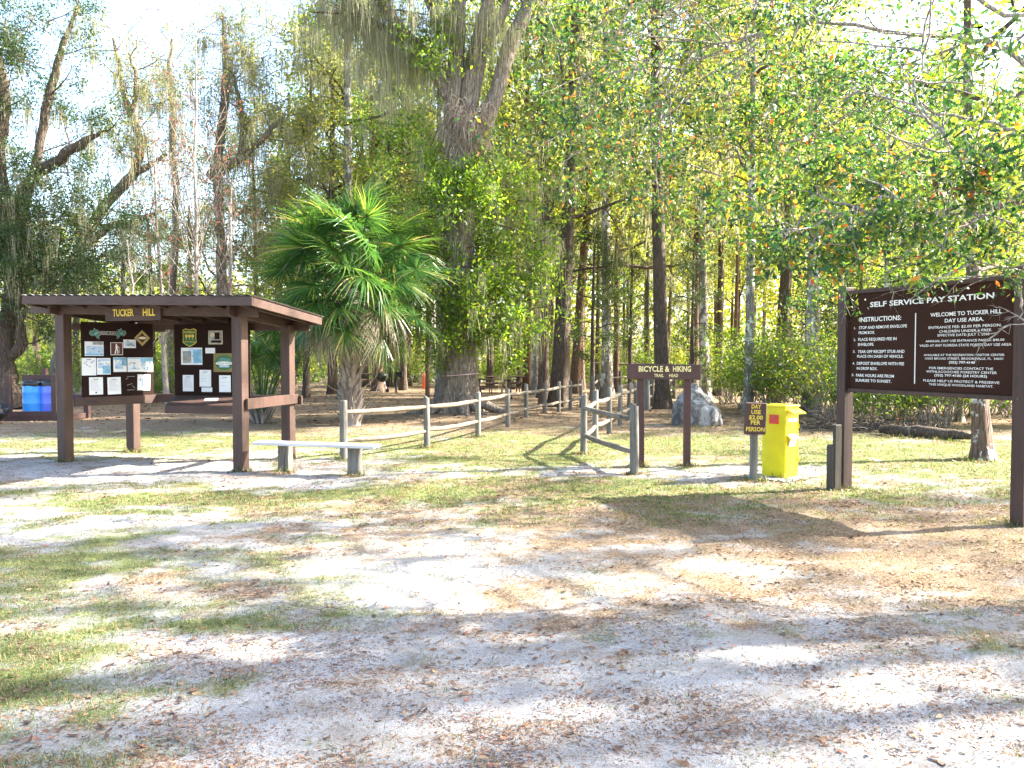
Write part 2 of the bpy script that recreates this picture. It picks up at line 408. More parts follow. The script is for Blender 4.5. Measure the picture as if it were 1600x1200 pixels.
def scatter(n, y0, y1, mask, power=1.5, spread=.80):
    # positions inside the wedge the photograph looks over, denser near the viewer, kept where the mask is high
    y = y0 * (y1 / y0) ** rs.uniform(0, 1, n); x = rs.uniform(-spread, spread, n) * (y + 1.0)
    k = mask(x, y); keep = rs.uniform(0, 1, n) < np.clip(k, 0, 1) ** power
    return x[keep], y[keep]

def make_grass():
    mb = MB()
    for n, y0, y1, L, W in ((260000, 2.6, 8, .034, .003), (260000, 8, 19, .034, .006)):
        cxs, cys = scatter(n // 8, y0, y1, lambda x, y: np.clip((grass_mask(x, y) - .38) * 2.2, .012, 1), 1.0)
        x = np.repeat(cxs, 8) + rs.normal(0, .025, len(cxs) * 8); y = np.repeat(cys, 8) + rs.normal(0, .025, len(cxs) * 8); m = len(x)
        z = gz(x, y) - .002
        a = rs.uniform(0, 2 * np.pi, m); l = L * rs.uniform(.5, 1.5, m); lean = rs.uniform(.3, 1.5, m)
        base = np.stack([x, y, z], -1)
        d = np.stack([np.cos(a) * lean, np.sin(a) * lean, np.ones(m)], -1); d /= np.linalg.norm(d, axis=1)[:, None]
        tip = base + d * l[:, None]; tip[:, 2] -= l * .12 * lean
        midp = base + d * (l * .55)[:, None]
        sd_ = np.stack([-np.sin(a), np.cos(a), 0 * a], -1)
        mb.ribbons(np.stack([base, midp, tip], 1), np.stack([np.ones(m) * W, np.ones(m) * W * .8, np.ones(m) * W * .1], 1), sd_)
    tag(mb.build('grass', L_GRASS), kind='stuff')
make_grass()

def make_litter():
    mb = MB()
    for n, y0, y1, L in ((46000, 2.4, 9, .040), (60000, 9, 20, .05), (22000, 20, 48, .13)):
        def dens(x, y):
            cl = fbm(x * 2.6, y * 2.6, 77, 3)
            return np.clip((litter_mask(x, y) - .12) * 1.1, .03, 1) * np.clip((cl - .36) * 4, .10, 1)
        x, y = scatter(n, y0, y1, dens, 1.0); m = len(x)
        z = gz(x, y) + rs.uniform(.002, .014, m)
        a = rs.uniform(0, 2 * np.pi, m); l = L * rs.uniform(.5, 1.35, m) ; wd = l * rs.uniform(.25, .5, m)
        d = np.stack([np.cos(a), np.sin(a), rs.normal(0, .10, m)], -1); q = np.stack([-np.sin(a), np.cos(a), rs.normal(0, .28, m)], -1)
        c = np.stack([x, y, z], -1)
        up = rs.uniform(-.05, .16, m) * l
        p = np.stack([c - d * (l / 2)[:, None], c - d * (l * .1)[:, None], c + d * (l * .25)[:, None], c + d * (l / 2)[:, None]], 1)
        p[:, 0, 2] += up; p[:, 3, 2] += up * 1.3
        p[:, :, 2] = np.maximum(p[:, :, 2], (z - .004)[:, None])
        mb.ribbons(p, np.stack([wd * .1, wd * .9, wd, wd * .06], 1), q)
    for n, y0, y1, L in ((260000, 2.4, 8, .014), (150000, 8, 18, .024)):
        x, y = scatter(n, y0, y1, lambda x, y: np.clip((fbm(x * 2.2, y * 2.8, 91, 4) - .36) * 3, .10, 1), 1.0); m = len(x)
        c = np.stack([x, y, gz(x, y) + rs.uniform(.001, .005, m)], -1); a = rs.uniform(0, 6.28, m)
        d = np.stack([np.cos(a), np.sin(a), rs.normal(0, .1, m)], -1) * (L * rs.uniform(.4, 1.6, m))[:, None]
        sdv = np.stack([-np.sin(a), np.cos(a), rs.normal(0, .4, m)], -1)
        mb.ribbons(np.stack([c - d * .5, c + d * .5], 1), np.ones((m, 2)) * L * .28, sdv)
    tag(mb.build('leaf_litter', L_LIT), kind='stuff')
    mb = MB()
    x, y = scatter(700, 2.4, 14, lambda x, y: .5 + 0 * x, 1)
    for i in range(len(x)):
        a = rs.uniform(0, 6.28); l = rs.uniform(.04, .16); z = float(gz(x[i], y[i])) + .006
        d = np.array([math.cos(a), math.sin(a), 0]) * l
        c = np.array([x[i], y[i], z]); bend = np.array([-d[1], d[0], 0]) * rs.uniform(-.2, .2)
        mb.tube([c, c + d * .5 + bend, c + d], [.0022, .0018, .001], 4, caps=False)
    tag(mb.build('fallen_twigs', M_TWIG), kind='stuff')
make_litter()

# ------------------------------------------------------------------ vegetation helpers
def unit(v): return v / (np.linalg.norm(v) + 1e-9)
def grow(mb, p, d, L, r, lvl, top, nodes, kids=4, spread=.8, up=.15, wig=.25, taper=.45, keep=None, n=None, mat=0, t0=.3):
    p = np.array(tuple(p), float); d = unit(np.array(tuple(d), float)); segs = 5 if lvl < top else 3
    pts = [p.copy()]; dirs = [d]
    for k in range(segs):
        d = unit(d + rs.normal(0, wig, 3) * .5 + np.array([0, 0, up]) * .35)
        p = p + d * L / segs; pts.append(p.copy()); dirs.append(d)
    rad = np.linspace(r, r * taper, segs + 1)
    mb.tube(pts, rad, n or max(3, 7 - lvl * 2), mat, caps=False)
    if lvl >= top:
        for q, dd in zip(pts[1:], dirs[1:]): nodes.append((q, dd))
        return
    if keep is not None: keep += [(q, dd) for q, dd in zip(pts[1:], dirs[1:])]
    for c in range(kids):
        t = t0 + (1 - t0) * (c + rs.uniform(.2, 1)) / kids; f = min(t, .999) * segs; i = int(f); q = pts[i] + (pts[i + 1] - pts[i]) * (f - i)
        side = unit(np.cross(dirs[i], rs.normal(size=3)))
        nd = unit(dirs[i] * (1 - spread * .6) + side * spread)
        grow(mb, q, nd, L * rs.uniform(.42, .68) * (1.15 - .4 * t), rad[i] * .55, lvl + 1, top, nodes, kids, spread, up * .8, wig, taper, keep, n, mat, t0)
def moss_strands(mb, pts, per=10, L=.8, sig=.18, W=.03, mat=0):
    c = np.repeat(np.array([tuple(q) for q in pts]), per, 0); m = len(c)
    c = c + rs.normal(0, sig, (m, 3)) * np.array([1, 1, .4])
    l = L * rs.uniform(.15, 1.0, m) ** 1.3 * 1.3 * np.repeat(rs.uniform(.4, 1.2, len(pts)), per)
    K = 4; path = np.zeros((m, K, 3)); path[:, 0] = c
    for k in range(1, K):
        path[:, k] = path[:, k - 1] + np.stack([rs.normal(0, .11, m), rs.normal(0, .11, m), -np.ones(m)], -1) * (l / (K - 1))[:, None]
    a = rs.uniform(0, np.pi, m); side = np.stack([np.cos(a), np.sin(a), 0 * a], -1)
    wd = np.stack([np.ones(m) * W * .7, np.ones(m) * W, np.ones(m) * W * .8, np.ones(m) * W * .15], 1) * rs.uniform(.5, 1.4, m)[:, None]
    mb.ribbons(path, wd, side, mat)
def clumps(nodes, per, sig):
    c = np.repeat(np.array([q for q, _ in nodes]), per, 0)
    return c + rs.normal(0, sig, c.shape)

def crown_proto(name, H, rad, nlimb, leaf, per, sig, Lf, Wf, moss=0, mossL=.9, up=.3, kids=3, shape='tall', top=2, drop=.2, thin=1.0):
    br = MB(); nodes = []; keep = []
    for k in range(nlimb):
        t = (k + rs.uniform(0, .9)) / nlimb
        z = H * t * .93; a = k * 2.4 + rs.uniform(-.5, .5)
        if shape == 'tall': L = rad * (1.0 - .55 * t) * rs.uniform(.55, 1.15)
        elif shape == 'round': L = rad * math.sqrt(max(.08, 1 - (2 * t - 1) ** 2)) * rs.uniform(.7, 1.1)
        else: L = rad * (.45 + .55 * t) * rs.uniform(.6, 1.1)
        grow(br, (0, 0, z), (math.cos(a), math.sin(a), up + .5 * t), L, .018 * L + .012, 0, top - 1 if top < 2 else top, nodes, kids, .8, .12, .35, .4, keep)
    lf = MB(); c = clumps(nodes, int(per * (2.6 if name in ('yellow', 'airy', 'pale') else 1.65)), sig)
    lf.leaves(c, Lf * .92, Wf * .95, 0, 0.0, drop)
    out = {'branches': br, 'leaves': lf, 'leaf': leaf}
    if moss:
        moss = max(8, int(moss * .34)); mossL *= .75; mm = MB(); idx = rs.choice(len(keep + nodes), moss, replace=len(keep + nodes) < moss); al = [(keep + nodes)[i][0] for i in idx]
        moss_strands(mm, al, 20, mossL * .8, .085, .016); out['moss'] = mm
    def mesh(mb_, nm, m):
        o = mb_.build(nm, m); me = o.data; bpy.data.objects.remove(o); return me
    return {'branches': mesh(br, 'branches', M_BARKD), 'crown': mesh(lf, 'crown', leaf),
            'moss': mesh(out['moss'], 'hanging_moss', L_MOSS) if moss else None, 'H': H}

PR = {
 'yellow': crown_proto('yellow', 11, 3.4, 16, L_YEL, 9, .26, .17, .085, 150, 1.1),
 'pale': crown_proto('pale', 11, 3.0, 15, L_PALE, 8, .24, .15, .075, 260, 1.5),
 'green': crown_proto('green', 11, 3.2, 16, L_OAK, 9, .24, .15, .075, 110, .9),
 'dark': crown_proto('dark', 8, 2.3, 18, L_DARK, 11, .20, .13, .06, 60, .8, up=.05, shape='round'),
 'airy': crown_proto('airy', 11, 2.6, 15, L_YEL, 4, .25, .14, .07, 220, 1.2),
 'grey': crown_proto('grey', 10, 2.8, 14, L_PALE, 4, .25, .13, .055, 300, 1.3),
}
def crown_w(rs_): return rs_

def trunk_mesh(mb, base, r, H, top_off, n=12, flare=1.7, wob=.12, rough=.05, mat=0, topr=.35):
    K = 12; pts = []; rad = []
    ph = rs.uniform(0, 6.28, 3)
    for k in range(K + 1):
        t = k / K; t2 = t ** 1.3
        x = base[0] + top_off[0] * t2 + wob * r * 3 * math.sin(t * 5 + ph[0]) * t; y = base[1] + top_off[1] * t2 + wob * r * 3 * math.sin(t * 4 + ph[1]) * t
        pts.append((x, y, base[2] - .1 + (H + .1) * t2)); h = H * t2
        rad.append(r * (1 - (1 - topr) * t2) * (1 + (flare - 1) * math.exp(-h / (r * 1.6 + .01))))
    fl = lambda k, a: 1 + (.20 if k < 3 else .04) * np.cos(a * 5 + ph[2]) * (1 if k < 2 else .5)
    mb.tube(pts, rad, n, mat, True, rough, fl)
    return pts

LM = [(-999, 'the left photo edge'), (103, 'the left kiosk post'), (377, 'the front right kiosk post'), (557, 'the big palm'), (719, 'the huge oak'), (872, 'the fence bend'), (1001, 'the left trailhead post'), (1073, 'the right trailhead post'), (1179, 'the fee sign'), (1228, 'the yellow box'), (1316, 'the pay sign left post'), (1595, 'the pay sign right post')]
ORD = ['first', 'second', 'third', 'fourth', 'fifth', 'sixth', 'seventh', 'eighth', 'ninth', 'tenth', 'eleventh', 'twelfth', 'thirteenth', 'fourteenth', 'fifteenth', 'sixteenth', 'seventeenth', 'eighteenth', 'nineteenth', 'twentieth', 'twenty-first', 'twenty-second', 'twenty-third', 'twenty-fourth', 'twenty-fifth', 'twenty-sixth']
def place_labels(pxs, what):
    out = [None] * len(pxs); cnt = {}
    for i in sorted(range(len(pxs)), key=lambda q: pxs[q]):
        lm = [b for a, b in LM if a <= pxs[i]][-1]; c = cnt.get(lm, 0); cnt[lm] = c + 1
        out[i] = '%s, the %s one right of %s' % (what, ORD[min(c, 25)], lm)
    return out
def forest_tree(px, Y, wpx, H, lean, kind, barkm, label, group, z0=None, cs=(1, 1), name='forest_tree', moss=True, name2=None):
    b = GX(px, Y); r = wpx * Y / F / 2
    root = empty(name, b, label, 'tree', group)
    mb = MB(); off = (lean * Y / F * H / max(1.65, 6), rs.uniform(-.6, .6))
    trunk_mesh(mb, (0, 0, 0), r, H, off, 10 if Y < 40 else 7, 1.5)
    t = mb.build('trunk', barkm, root)
    if kind:
        pr = PR[kind]; z0 = z0 if z0 is not None else H * .3
        s = (H * 1.02 - z0) / pr['H']; rz = rs.uniform(0, 6.28); tx = off[0] * (z0 / H) ** 1; ty = off[1] * (z0 / H)
        rot = (math.atan2(-off[1], H), math.atan2(off[0], H), rz)
        for nm, key in (('branches', 'branches'), ('crown', 'crown'), ('hanging_moss', 'moss')):
            if pr[key] is None or (key == 'moss' and not moss): continue
            inst(pr[key], nm, root, (tx, ty, z0), rot, (s * cs[0], s * cs[0], s * cs[1]))
    return root

# ------------------------------------------------------------------ the trees one can tell apart (image column, depth, trunk width in px)
def D(py): return G(800, py).y
mid = [
 (590, D(611), 17, 13, -4, 'green', M_BARKR, 'sunlit reddish tree with one bright edge, left of the kettle grill', 5.0),
 (540, D(622), 20, 14, 3, 'pale', M_BARKL, 'pale lichened tree directly behind the scaly palm trunk', 5.5),
 (611, D(604), 13, 14, 0, 'grey', M_BARKD, 'dark tree rising right behind the kettle grill', 6),
 (637, D(603), 11, 13, 2, 'yellow', M_BARKD, 'dark tree beside the right end of the pedestal grill', 6),
 (652, D(597), 11, 15, 2, 'airy', M_BARKD, 'slim dark tree midway between pedestal grill and thin brown pole', 7),
 (688, D(622), 16, 13, 0, 'green', M_BARKL, 'mottled tree hard against the left side of the huge oak', 6),
 (766, D(606), 12, 16, 0, 'yellow', M_BARKD, 'dark tree rising behind the left picnic table end', 7),
 (792, D(603), 9, 15, 0, 'airy', M_BARKR, 'thin straight tree just behind the right picnic table end', 7),
 (823, D(613), 13, 14, 1, 'green', M_BARKR, 'reddish tree with light right edge, left of the path fence trees', 5),
 (836, D(616), 12, 15, 4, 'pale', M_BARKL, 'mottled curved tree tucked beside its reddish neighbour at the fence', 6),
 (849, D(621), 17, 15, 1, 'green', M_BARKD, 'dark straight tree behind the left fence, left of the thickest forest trunk', 4.5),
 (872, D(634), 27, 16, 12, 'pale', M_BARKD, 'thickest dark forest trunk standing over the left fence bend', 4.6),
 (897, D(614), 16, 15, 14, 'airy', M_BARKR, 'reddish leaning tree with flared base beyond the left fence end', 5.5),
 (908, D(609), 10, 14, 0, 'yellow', M_BARKR, 'thin reddish tree with bright edge beyond the left fence end', 6),
 (950, D(622), 17, 16, -3, 'grey', M_BARKL, 'grey mossy tree in the middle of the trail between both fences', 5),
 (963, D(612), 10, 15, 0, 'yellow', M_BARKR, 'thin red brown tree just right of the grey mossy trail tree', 6),
 (1036, D(638), 24, 16, -6, 'pale', M_BARKD, 'broad dark tree seen between the two trailhead sign posts', 5.5),
 (1083, D(622), 15, 14, 2, 'yellow', M_BARKR, 'reddish tree behind the right trailhead sign post', 5.2),
 (1103, D(626), 16, 14, -8, 'airy', M_BARKL, 'light speckled tree rising behind the boulder peak', 5.8),
 (1122, D(617), 12, 14, 4, 'yellow', M_BARKD, 'dark slim tree just right of the boulder peak', 6),
 (1169, D(645), 15, 13, 3, 'pale', M_BARKL, 'pale mottled tree behind the day use fee sign', 5.2),
 (1215, D(628), 22, 14, 12, 'yellow', M_BARKD, 'dark leaning tree rising behind the yellow drop box', 5.3),
 (1268, D(648), 24, 13, 4, 'airy', M_BARKL, 'lichen covered tree midway between yellow box and pay sign', 5.0),
]
for px, Y, wp, H, ln, kind, bk, lab, z0 in mid:
    forest_tree(px, Y, wp, H + Y * .12, ln, kind, bk, lab, 'tree trunks standing around the picnic ground', z0)

# small dense evergreens between the trunks
for i, (px, Y, H, z0, s, lab) in enumerate([
  (925, 31, 6.4, 1.6, 1.1, 'small dense dark evergreen left of the trailhead sign'),
  (1082, 26, 5.2, 1.7, .85, 'small dense dark evergreen above the boulder'),
  (985, 36, 6.2, 2.2, .85, 'small dark evergreen far behind the trailhead sign board'),
  (1340, 24, 8, 1.5, 1.0, 'dark evergreen behind the left half of the pay sign'),
  (845, 27, 7.4, 3.3, .75, 'small evergreen with drooping moss above the fence bend')]):
    forest_tree(px, Y, 8, H, 2, 'dark', M_BARKD, lab, 'small evergreens under the tall trees', z0, (s, 1), 'evergreen_tree')

# thin forest trunks further back
k = 0
kinds = ['yellow', 'pale', 'airy', 'grey', 'yellow', 'green', 'airy']
spx = [330 + (i * 137.5) % 1260 + rs.uniform(-15, 15) for i in range(96)]
spx = [q for q in spx if not 690 < q < 745 and q > 430]; slab = place_labels(spx, 'slender far forest tree')
for i, px in enumerate(spx):
    Y = rs.uniform(44, 78)
    H = rs.uniform(14, 20) if px > 700 else rs.uniform(12, 16)
    forest_tree(px, Y, rs.uniform(5, 9), H, rs.uniform(-3, 3), kinds[i % 7], (M_BARKD, M_BARKR, M_BARKL, M_BARKD)[i % 4],
                slab[i], 'slender forest trees beyond the picnic ground', rs.uniform(4.5, 8), (.85, 1), 'slender_tree')
# right-hand wood behind the pay sign and left-hand wood
for i, (px, Y, wp, H, kd) in enumerate([(1330, 30, 11, 10, 'green'), (1385, 22, 11, 8.5, 'green'), (1440, 27, 12, 9, 'dark'), (1500, 21, 12, 8.5, 'green'), (1570, 25, 12, 9, 'yellow'), (1640, 20, 12, 8, 'green'), (1700, 30, 12, 9, 'airy'), (1300, 38, 10, 13, 'yellow')]):
    forest_tree(px, Y, wp, H, rs.uniform(-4, 4), kd, (M_BARKD, M_BARKL)[i % 2],
                ['leafy green tree behind the left end of the pay sign', 'leafy green tree behind the instructions half of the pay sign', 'dark green tree behind the middle of the pay sign', 'leafy tree behind the right half of the pay sign',
                 'yellow green tree behind the right post of the pay sign', 'green tree at the right edge of the wood behind the pay sign', 'outermost green tree of the wood behind the pay sign', 'tall yellow green tree farthest back left of the pay sign'][i],
                'leafy trees of the wood behind the pay sign', 2.2, (1.45, 1))
for i, (px, Y, wp, H, kd, lean, lab) in enumerate([
    (478, 33, 11, 15, 'airy', 3, 'tall moss hung tree behind the right end of the kiosk roof'),
    (455, 42, 12, 15, 'green', 0, 'green tree far behind the kiosk right post'),
    (405, 36, 9, 12, 'grey', -3, 'grey mossy tree just left of the palm crown'),
    (350, 38, 12, 12, 'green', 2, 'leafy tree standing far behind the right notice panel'),
    (300, 46, 12, 10, 'pale', 0, 'low pale tree far behind the gap between the notice panels'),
    (240, 42, 12, 8.5, 'yellow', 0, 'low yellow green tree far behind the left notice panel'),
    (190, 36, 12, 8, 'green', 0, 'low green tree far behind the kiosk name board'),
    (120, 44, 12, 9, 'yellow', 0, 'low yellow green tree far behind the left kiosk post'),
    (60, 48, 12, 9.5, 'pale', 0, 'low pale tree far behind the blue barrels'),
    (520, 36, 14, 17, 'pale', 2, 'tall pale tree rising straight above the palm crown'),
    (570, 45, 12, 17, 'yellow', 0, 'tall yellow green tree above the right of the palm'),
    (630, 40, 12, 17, 'green', 0, 'tall green tree between palm and huge oak'),
    (-30, 40, 14, 13, 'green', 0, 'green tree at the left edge far behind the barrels')]):
    forest_tree(px, Y, wp, H, lean, kd, M_BARKD, lab, 'trees of the wood behind the kiosk and palm', 1.8 if H < 13 else 3.0, (1.15, 1))

# distant wood
def distant():
    mb = MB(); n = 100000
    u = rs.uniform(0, 1, n); X = rs.uniform(-75, 75, n); Y = rs.uniform(78, 110, n)
    top = np.where(X < -18, 11 + 3 * fbm(X * .15, Y * .1, 5), 27 + 6 * fbm(X * .15, Y * .1, 5))
    Z = u ** 1.15 * top
    keep = fbm(X * .35, Z * .25, 41, 4) > .40 + .12 * (u > .5)
    c = np.stack([X, Y, Z], -1)[keep]
    mb.leaves(c, .75, .38, 0, 0, .2)
    tag(mb.build('distant_woods', L_YEL), kind='stuff')
    mb = MB(); n = 52000
    X = rs.uniform(-55, 55, n); Y = rs.uniform(46, 80, n); Z = rs.uniform(0, 1, n) ** 1.6 * (1.6 + 3.2 * fbm(X * .2, Y * .2, 8))
    keep = fbm(X * .5, Y * .5, 88) > .42
    mb.leaves(np.stack([X, Y, Z], -1)[keep], .30, .15, 0, 0, .1)
    tag(mb.build('undergrowth', L_SHRUB), kind='stuff')
distant()

# ------------------------------------------------------------------ shrubs
def shrub_proto(H, rad, leaf, n, Lf, Wf, stems=14):
    st = MB(); nodes = []
    for k in range(stems):
        a = rs.uniform(0, 6.28); sp = rs.uniform(.1, .75)
        grow(st, (rs.uniform(-.15, .15) * rad, rs.uniform(-.15, .15) * rad, 0), (math.cos(a) * sp, math.sin(a) * sp, 1), H * rs.uniform(.5, 1), .012, 0, 1, nodes, 4, .7, .1, .3, .4, None, 4)
    lf = MB(); c = clumps(nodes, n, .13); c = c[c[:, 2] > .03]; lf.leaves(c, Lf, Wf, 0, 0, 0)
    def mesh(mb_, nm, m): o = mb_.build(nm, m); me = o.data; bpy.data.objects.remove(o); return me
    return mesh(st, 'stems', M_TWIG), mesh(lf, 'foliage', leaf)
SH = [shrub_proto(1.6, .8, L_SHRUB, 7, .11, .05), shrub_proto(2.4, 1.0, L_OAK, 8, .10, .045, 16), shrub_proto(1.1, .7, L_SHRUB, 7, .09, .045), shrub_proto(2.2, .9, L_YEL, 6, .10, .045, 14)]
def shrub(px, Y, kind, s, label, group, sz=1):
    root = empty('shrub', GX(px, Y), label, 'shrub', group, rs.uniform(0, 6.28))
    inst(SH[kind][0], 'stems', root, scale=(s, s, s * sz)); inst(SH[kind][1], 'foliage', root, scale=(s, s, s * sz))
qx = [1130 + i * 16.5 + rs.uniform(-8, 8) for i in range(34)]; ql = place_labels(qx, 'leafy thicket shrub')
for i, px in enumerate(qx):                                     # thicket behind the pay sign
    Y = rs.uniform(18.5, 24) + max(0, (1330 - px)) * .035
    shrub(px, Y, (1, 3, 0, 1)[i % 4], rs.uniform(.85, 1.25), ql[i], 'thicket shrubs behind the yellow box and pay sign')
qx = [-20 + i * 27 + rs.uniform(-8, 8) for i in range(16)]; ql = place_labels(qx, 'bright green low shrub')
for i, px in enumerate(qx):                                     # low bright shrubs behind kiosk
    shrub(px, rs.uniform(27, 33), (0, 2, 3)[i % 3], rs.uniform(.8, 1.3), ql[i], 'bright shrubs behind the kiosk and barrels')
qx = [560 + i * 25 + rs.uniform(-8, 8) for i in range(26)]; ql = place_labels(qx, 'small sunlit far shrub')
for i, px in enumerate(qx):                                     # far edge
    shrub(px, rs.uniform(42, 50), (0, 3, 2)[i % 3], rs.uniform(.9, 1.4), ql[i], 'sunlit shrubs at the far edge of the picnic ground')

# ------------------------------------------------------------------ big moss hung oak
def big_oak():
    Y = D(652); b = GX(719, Y)
    root = empty('live_oak', b, 'huge old oak with thick furrowed trunk and cord tied around it, behind the fence', 'tree')
    S = Y / F
    def L(px, py, dy=0): q = P(px, py, Y + dy); return (q.x - b.x, q.y - b.y, q.z)
    tr = MB()
    def limb(ps, rr, n=10, rough=.05): 
        # resample smoothly
        ps = np.array([L(*p) for p in ps]); K = len(ps); tt = np.linspace(0, K - 1, (K - 1) * 4 + 1)
        q = np.stack([np.interp(tt, np.arange(K), ps[:, i]) for i in range(3)], -1)
        for _ in range(2): q[1:-1] = (q[:-2] + 2 * q[1:-1] + q[2:]) / 4
        rr_ = np.interp(tt, np.arange(K), np.array(rr) * S)
        tr.tube(q, rr_, n, 0, True, rough); return q
    ph = 1.3
    pts = [L(718, 662), L(718, 650), L(718, 640), L(718, 625), L(718, 600), L(717, 560), L(716, 500), L(716, 420), L(717, 340), L(719, 290), L(722, 240), L(724, 205)]
    rad = np.array([46, 40, 35, 31, 28, 26.5, 26, 24, 22, 22, 24, 22]) * S
    fl = lambda k, a: 1 + (.26, .24, .16, .10, .07, .06, .05, .05, .05, .05, .06, .05)[k] * np.cos(a * 6 + ph) + (.04 * np.cos(a * 11))
    tr.tube(pts, rad, 36, 0, True, .02, fl)
    limb([(716, 230), (705, 170), (712, 110), (716, 50), (716, -20), (705, -120)], [18, 14, 13, 12, 11, 7])
    limb([(722, 230), (728, 170), (735, 110), (748, 60), (762, 10), (775, -80)], [16, 12, 11, 11, 10, 6])
    limb([(726, 240), (735, 190), (745, 130), (757, 70), (790, 20), (800, -60)], [12, 8, 8, 8, 7, 4])
    limb([(730, 240), (768, 170), (786, 110), (800, 60), (822, 20), (850, -60)], [18, 13, 12, 12, 11, 8])
    l1 = limb([(714, 70), (690, 45), (675, 15), (660, -30), (640, -100)], [9, 8, 7, 6, 4])
    l2 = limb([(700, 150), (665, 90), (640, 62), (612, 30), (588, -20), (560, -70)], [9, 10, 10, 9, 7, 4])
    l3 = limb([(640, 62), (600, 45), (560, 20), (530, -10)], [6, 5, 4, 3])
    # surface roots
    for a, ln, rr in ((-.35, 1.7, .13), (.2, 1.5, .13), (-1.4, .9, .14), (-2.5, 1.2, .11), (3.3, 1.6, .13), (-.9, 1.1, .10)):
        d = np.array([math.cos(a), math.sin(a), 0]); p0 = d * .30; ps = []
        for k in range(7):
            t = k / 6; w_ = np.array([-d[1], d[0], 0]) * math.sin(t * 3 + a) * .15 * t
            q = p0 + d * ln * t + w_; z = .42 * (1 - t) ** 2.6 + .05 - .10 * t + float(gz(b.x + q[0], b.y + q[1])) * .8
            ps.append((q[0], q[1], z))
        tr.tube(ps, np.linspace(rr * 1.3, .04, 7), 8, 0, True, .05)
    tr.build('trunk', M_BARK, root)
    # foliage sprouting round the trunk and limbs
    lv = MB(); br = MB(); nodes = []
    def spray(px, py, dy, ln, n=1, sp=None):
        for _ in range(n):
            a = rs.uniform(0, 6.28); q = L(px + rs.uniform(-9, 9), py + rs.uniform(-12, 12), dy)
            d = sp or (math.cos(a), math.sin(a) - .6, rs.uniform(-.1, .5))
            grow(br, q, d, ln * rs.uniform(.6, 1.15), .022, 0, 2, nodes, 3, .8, .05, .4, .4, None, 4)
    for px, py, n, ln in ((716, 548, 5, .7), (716, 520, 6, 1.1), (716, 485, 7, 1.2), (716, 450, 7, 1.3), (716, 410, 7, 1.3), (716, 370, 7, 1.3), (716, 335, 6, 1.2), (718, 300, 5, 1.0), (722, 270, 3, .9)):
        spray(px, py, -.1, ln, n)
    for px, py, dy in ((770, 430, .5), (790, 470, .8), (775, 380, .2), (800, 350, .6), (790, 300, .5), (690, 280, .1), (670, 330, .2), (760, 270, .2), (810, 420, .8), (745, 520, -.4), (770, 500, .1), (660, 260, .4), (640, 240, .5), (700, 110, -.2), (690, 90, 0), (800, 540, .7), (780, 545, .5), (800, 500, 0), (820, 460, .5), (830, 380, .5), (750, 340, -.3), (690, 380, -.5), (675, 430, 0), (680, 490, 0)):
        spray(px, py, dy, 1.25, 4)
    near = clumps(nodes, 6, .14)
    # high crown
    nodes2 = []
    for ps in (l1, l2, l3):
        for q in ps[4::3]:
            a = rs.uniform(0, 6.28); grow(br, q, (math.cos(a), math.sin(a), .2), 1.6, .035, 0, 2, nodes2, 3, .8, .0, .4, .4, None, 4)
    tops = []
    for px, py, r_ in ((705, -110, 9), (775, -70, 9), (850, -60, 9), (640, -100, 7), (800, -60, 6), (560, -70, 6)):
        for _ in range(4):
            a = rs.uniform(0, 6.28); grow(br, L(px, py + rs.uniform(0, 60)), (math.cos(a), math.sin(a), rs.uniform(.2, .9)), 3.6, .09, 0, 2, tops, 4, .8, .1, .4, .4, None, 5)
    br.build('branches', M_BARKD, root)
    lv.leaves(near, .13, .055, 0, 0, 0)
    lv.leaves(clumps(nodes2, 4, .16), .10, .045, 0, 0, .1)
    lv.leaves(clumps(tops, 10, .26), .15, .07, 0, 0, .1)
    lv.build('crown', L_BROAD, root)
    ms = MB()
    moss_strands(ms, [q for q, _ in nodes2[::4]], 22, 1.1, .08, .014)
    moss_strands(ms, list(l2[3::1]) + list(l3), 60, 1.8, .14, .014)
    moss_strands(ms, [L(px, py, -.6) for px, py in ((500, -10), (520, 10), (545, 0), (575, 20), (600, 50), (625, 70), (650, 20), (690, 60), (700, 20), (560, 90), (590, 130), (745, 20), (770, 10), (800, 40))], 80, 1.5, .13, .014)
    moss_strands(ms, [q for q, _ in nodes[::40]], 22, .7, .08, .013)
    moss_strands(ms, [L(p, q, .4) for p, q in ((800, 350), (815, 400), (835, 330), (848, 420), (820, 300), (780, 330), (850, 360), (838, 470), (805, 450), (545, 60), (560, 100), (600, 110), (610, 160), (625, 60), (640, 120), (655, 60), (675, 30), (530, 30), (752, 40), (746, 90), (640, 20))], 70, 1.3, .12, .014)
    ms.build('hanging_moss', L_MOSS, root)
    # shaggy fern and moss ball in the fork
    fb = MB(); c = np.array([L(728, 205)]); n = 3600
    pc = rs.normal(size=(n, 3)); pc /= np.linalg.norm(pc, axis=1)[:, None]
    lump = 1 + .35 * np.sin(pc[:, 0] * 5 + 1) * np.cos(pc[:, 2] * 4) 
    st = pc * (rs.uniform(.35, 1.0, n) * lump)[:, None] * np.array([.66, .55, .72]) + c + np.array([.05, -.1, .05])
    d = pc * .35 + np.array([0, 0, -.45]) + rs.normal(0, .55, (n, 3)); d /= np.linalg.norm(d, axis=1)[:, None]
    ln = rs.uniform(.10, .42, n)[:, None]; path = np.stack([st, st + d * ln * .5 + rs.normal(0, .05, (n, 3)), st + d * ln + np.array([0, 0, -.2]) + rs.normal(0, .06, (n, 3))], 1)
    a = rs.uniform(0, 3.14, n); fb.ribbons(path, np.stack([np.ones(n) * .022, np.ones(n) * .02, np.ones(n) * .004], 1), np.stack([np.cos(a), np.sin(a), 0 * a], -1))
    fb.build('fern_tuft', L_DEADF, root)
